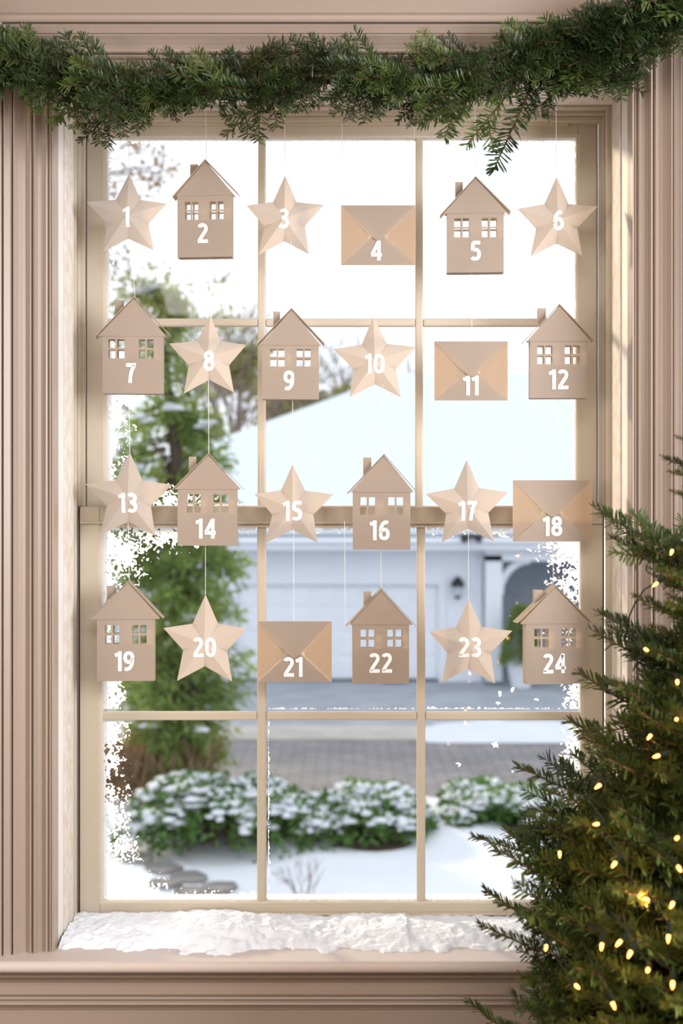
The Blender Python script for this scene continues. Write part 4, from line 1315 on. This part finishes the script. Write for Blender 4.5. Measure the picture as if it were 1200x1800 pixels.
# sprigs whose tips the photograph shows: base pixel -> tip pixel, depth, mesh, scale
for b, tp, Y, k in (((215,150),(58,190),GY-.02,6),((215,158),(98,208),GY-.03,6),((300,165),(205,215),GY-.02,4),((350,160),(290,205),GY-.02,0),((440,150),(355,185),GY-.02,2),
                    ((560,140),(470,185),GY-.02,6),((630,145),(550,188),GY-.02,5),((720,150),(645,190),GY-.02,0),((790,140),(730,185),GY-.02,2),
                    ((880,148),(738,218),GY-.04,6),((860,140),(752,200),GY-.03,4),((905,150),(820,255),GY-.03,6),((935,150),(866,302),GY-.03,5),((990,150),(925,208),GY-.02,2),((1040,120),(1000,160),GY-.02,0),
                    ((1110,70),(1100,160),GY-.03,5),((1100,30),(1042,28),GY-.04,6),((1110,50),(1082,98),GY-.05,6),((1160,40),(1150,110),GY-.02,2),((1230,10),(1180,40),GY-.03,1),
                    ((1100,10),(1010,60),GY,1),((60,80),(-20,62),GY-.02,1),((90,110),(10,140),GY-.02,3),((1180,5),(1100,0),GY-.03,3),((420,125),(395,88),GY-.02,2),((340,125),(310,95),GY-.02,2),((490,110),(462,84),GY-.02,0),((850,110),(825,78),GY-.02,2),((1180,0),(1130,8),GY-.04,4)):
    p, q = at(*b, Y+0.02), at(*tp, Y)
    L0 = [0.120, 0.140, 0.110, 0.15, 0.125, 0.125, 0.13][k]
    put(SPR[k], 'fir_sprig', garl, p, q-p, Vector((0.1, -1, 0.35)), (q-p).length/L0)

# ---- Christmas tree
def branch_mesh(seed, L, lighter=False):
    rnd = random.Random(seed)
    mb, tw = MB(), MB()
    U = Vector((0, 0, 1)); NL = 0.0225
    c = 0.10
    pts = shoot(mb, tw, Vector((0, 0, 0)), Vector((1, 0, 0)), U, L, NL, 950, 0.0032, rnd, 0.28, c)
    ns = int(L/0.055)
    for k in range(ns):
        t = 0.14 + 0.47*(k+0.5*rnd.random())/ns
        p = Vector((L*t, 0, c*L*(t*t-t)*2))
        for sgn in ((1, -1) if rnd.random() < 0.7 else (rnd.choice((1, -1)),)):
            a = math.radians(rnd.uniform(38, 58))
            d = Vector((math.cos(a), sgn*math.sin(a), rnd.uniform(-0.18, 0.32)))
            l = L*(0.52-0.32*t)*rnd.uniform(0.75, 1.2)+0.015
            e = shoot(mb, tw, p, d, U, l, NL, 800, 0.0016, rnd, 0.06, rnd.uniform(-0.05, 0.15))
            if l > 0.11:
                for q in (0.35, 0.6):
                    a2 = a*sgn + rnd.choice((1, -1))*math.radians(45)
                    shoot(mb, tw, e[0].lerp(e[-1], q), Vector((math.cos(a2), math.sin(a2), rnd.uniform(-.1, .3))), U, l*0.42, NL*0.95, 800, 0.0012, rnd, 0.05, 0.05)
    return two_mesh('branch', mb, tw, [M['needle3'] if lighter else M['needle2'], M['twig']])
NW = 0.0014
BR = {L: [branch_mesh(int(L*1000)+k, L, lighter=(k == 1)) for k in range(3)] for L in (0.20, 0.30, 0.42)}

TY = -0.46
tx0 = wx(1290, TY)
tree = thing('christmas_tree', (tx0, TY, 0), 'green fir Christmas tree standing right of the window', 'christmas tree')
ZTOP = wz(560, TY)
MB().tube([(tx0, TY, 0.05), (tx0+.004, TY, 0.7), (tx0, TY, ZTOP-0.02)], [0.028, 0.02, 0.004], 10).build('trunk', M['bark'], tree)
stn = MB().lathe([(0.17, 0.0), (0.17, 0.012), (0.06, 0.03), (0.05, 0.12), (0.04, 0.125), (0.035, 0.10)], (tx0, TY, 0), 20)
for k in range(4):
    a = k*PI/2+0.4
    stn.tube([(tx0, TY, 0.02), (tx0+0.26*math.cos(a), TY+0.26*math.sin(a), 0.012)], 0.012, 6)
stn.build('stand', M['wire'], tree)
rt = random.Random(21)
WALLLIM = WY - 0.05
def radius(z):
    return 0.02 + (ZTOP - z)*0.50
def limb(tip, rise, me_k=None, roll=0.0):
    """branch from the trunk to a tip position"""
    r = math.hypot(tip.x-tx0, tip.y-TY)
    root = Vector((tx0, TY, tip.z - rise*r))
    root.z = min(root.z, ZTOP-0.03)
    d = tip-root; L = d.length
    key = min(BR, key=lambda q: abs(q-L))
    me = BR[key][rt.randrange(3) if me_k is None else me_k]
    nrm = Vector((roll, -0.25, 1)).normalized()
    return put(me, 'branch', tree, root, d, nrm, L/key)
# branch tips read off the photograph (px, py, Y)
TIPS = [(1163,803,-.50),(1178,862,-.54),(1046,893,-.44),(1073,944,-.48),(1113,1047,-.56),(1054,1078,-.42),(1040,1107,-.52),(1018,1183,-.46),(1000,1268,-.44),(1092,1262,-.60),
        (908,1346,-.44),(953,1386,-.56),(956,1424,-.50),(832,1470,-.46),(868,1490,-.54),(890,1462,-.40),(985,1535,-.56),(852,1564,-.50),(950,1590,-.58),(843,1625,-.58),(940,1688,-.52),(918,1716,-.60),(880,1795,-.66),(930,1830,-.52),
        (1130,1140,-.62),(1080,1200,-.62),(1060,1330,-.68),(1005,1440,-.66),(1080,1440,-.74),(960,1640,-.70),(1080,1560,-.78),(1010,1700,-.78),(1120,1650,-.82),(1150,1500,-.74),(1150,1350,-.70),(1180,1200,-.66),(1050,1790,-.84),(1000,1800,-.74),(1170,1760,-.88),(1170,1060,-.62),(1185,960,-.60)]
for i, (px, py, Y) in enumerate(TIPS):
    limb(at(px, py, Y+0.10), rt.uniform(0.22, 0.46) if i != 13 else 0.10, roll=rt.uniform(-.3, .3))
z = ZTOP - 0.05
while z > 0.16:
    r = min(radius(z), 0.62)
    nb = 6 if z > 0.6 else 7
    a0 = rt.random()*6.28
    for k in range(nb):
        a = a0 + 2*PI*k/nb + rt.uniform(-.25, .25)
        rr = r*rt.uniform(0.45, 0.78)
        d = Vector((math.cos(a), math.sin(a), 0))
        if d.y > 0.05: rr = min(rr, (WALLLIM-0.06-TY)/d.y)
        limb(Vector((tx0, TY, z)) + d*rr + Vector((0, 0, rt.uniform(-.02, .02))), rt.uniform(0.15, 0.42), roll=rt.uniform(-.3, .3))
    z -= 0.060 if z > 0.6 else 0.085
put(BR[0.20][0], 'branch', tree, Vector((tx0, TY, ZTOP-0.12)), Vector((0.02, 0, 1)), Vector((0, -1, 0)), 0.6)

# ---- light string wound through the tree
BULBS = [(1182,965,-.60),(1157,1023,-.62),(1132,1140,-.66),(1190,1195,-.70),(1188,1265,-.74),(1145,1290,-.66),(1160,1327,-.76),(1057,1378,-.70),(1053,1448,-.72),(983,1494,-.62),(1083,1514,-.80),(1187,1475,-.82),(1190,1521,-.82),
         (1108,1565,-.70),(1128,1579,-.70),(1141,1582,-.71),(1184,1584,-.80),(1058,1656,-.80),(1093,1651,-.84),(1110,1669,-.84),(1139,1702,-.86),(1010,1730,-.78),(1182,1723,-.90),(1074,1758,-.86),(1175,1640,-.84),(960,1660,-.70)]
ls = thing('light_string', at(1150, 1500, TY), 'string of warm glowing mini lights on dark green wire wound through the Christmas tree', 'string lights')
rb = random.Random(9)
bulb_prof = [(0.0004, 0.0), (0.0016, 0.0008), (0.0020, 0.003), (0.0020, 0.006), (0.0013, 0.009), (0.0003, 0.0110)]
sock_prof = [(0.0018, -0.012), (0.0028, -0.0115), (0.0030, -0.002), (0.0034, -0.001), (0.0034, 0.0015), (0.0012, 0.002)]
bme = MB().lathe(bulb_prof, n=10).mesh('bulb', M['bulb'], smooth=True)
sme = MB().lathe(sock_prof, n=10).mesh('socket', M['wire'], smooth=True)
wpts = []
for px, py, Y in BULBS:
    p = at(px, py, Y+0.08)
    d = Vector((rb.uniform(-1, 0.3), rb.uniform(-0.8, -0.1), rb.uniform(-0.9, 0.5))).normalized()
    if (px, py) == (1157, 1023): d = Vector((-0.8, -0.3, -0.55))
    if (px, py) == (1057, 1378): d = Vector((-0.8, -0.3, -0.45))
    o = put(bme, 'bulb', ls, p, Vector((1, 0, 0)), Vector((0, 0, 1)))
    o.matrix_basis = Matrix.Translation(p - base_of(ls)) @ d.to_track_quat('Z', 'Y').to_matrix().to_4x4()
    s_ = link('socket', sme, o)
    ld = bpy.data.lights.new('bulb_light', 'POINT'); ld.energy = 0.06; ld.color = (1.0, 0.38, 0.09); ld.shadow_soft_size = 0.004
    lo_ = bpy.data.objects.new('bulb_light', ld); COL.objects.link(lo_); lo_.location = p + d.normalized()*0.016
    wpts.append(p - d.normalized()*0.012)
order = []
rest = wpts[:]
cur = rest.pop(0); order.append(cur)
while rest:
    k = min(range(len(rest)), key=lambda q: (rest[q]-cur).length)
    cur = rest.pop(k); order.append(cur)
fine = []
for i in range(len(order)-1):
    a, b = order[i], order[i+1]
    for k in range(6):
        t_ = k/6
        fine.append(a.lerp(b, t_) + Vector((0, 0.13*math.sin(PI*t_)**0.5, -0.015*math.sin(PI*t_))))
fine.append(order[-1])
MB().tube(fine, 0.0011, 5).build('wire', M['wire'], ls)
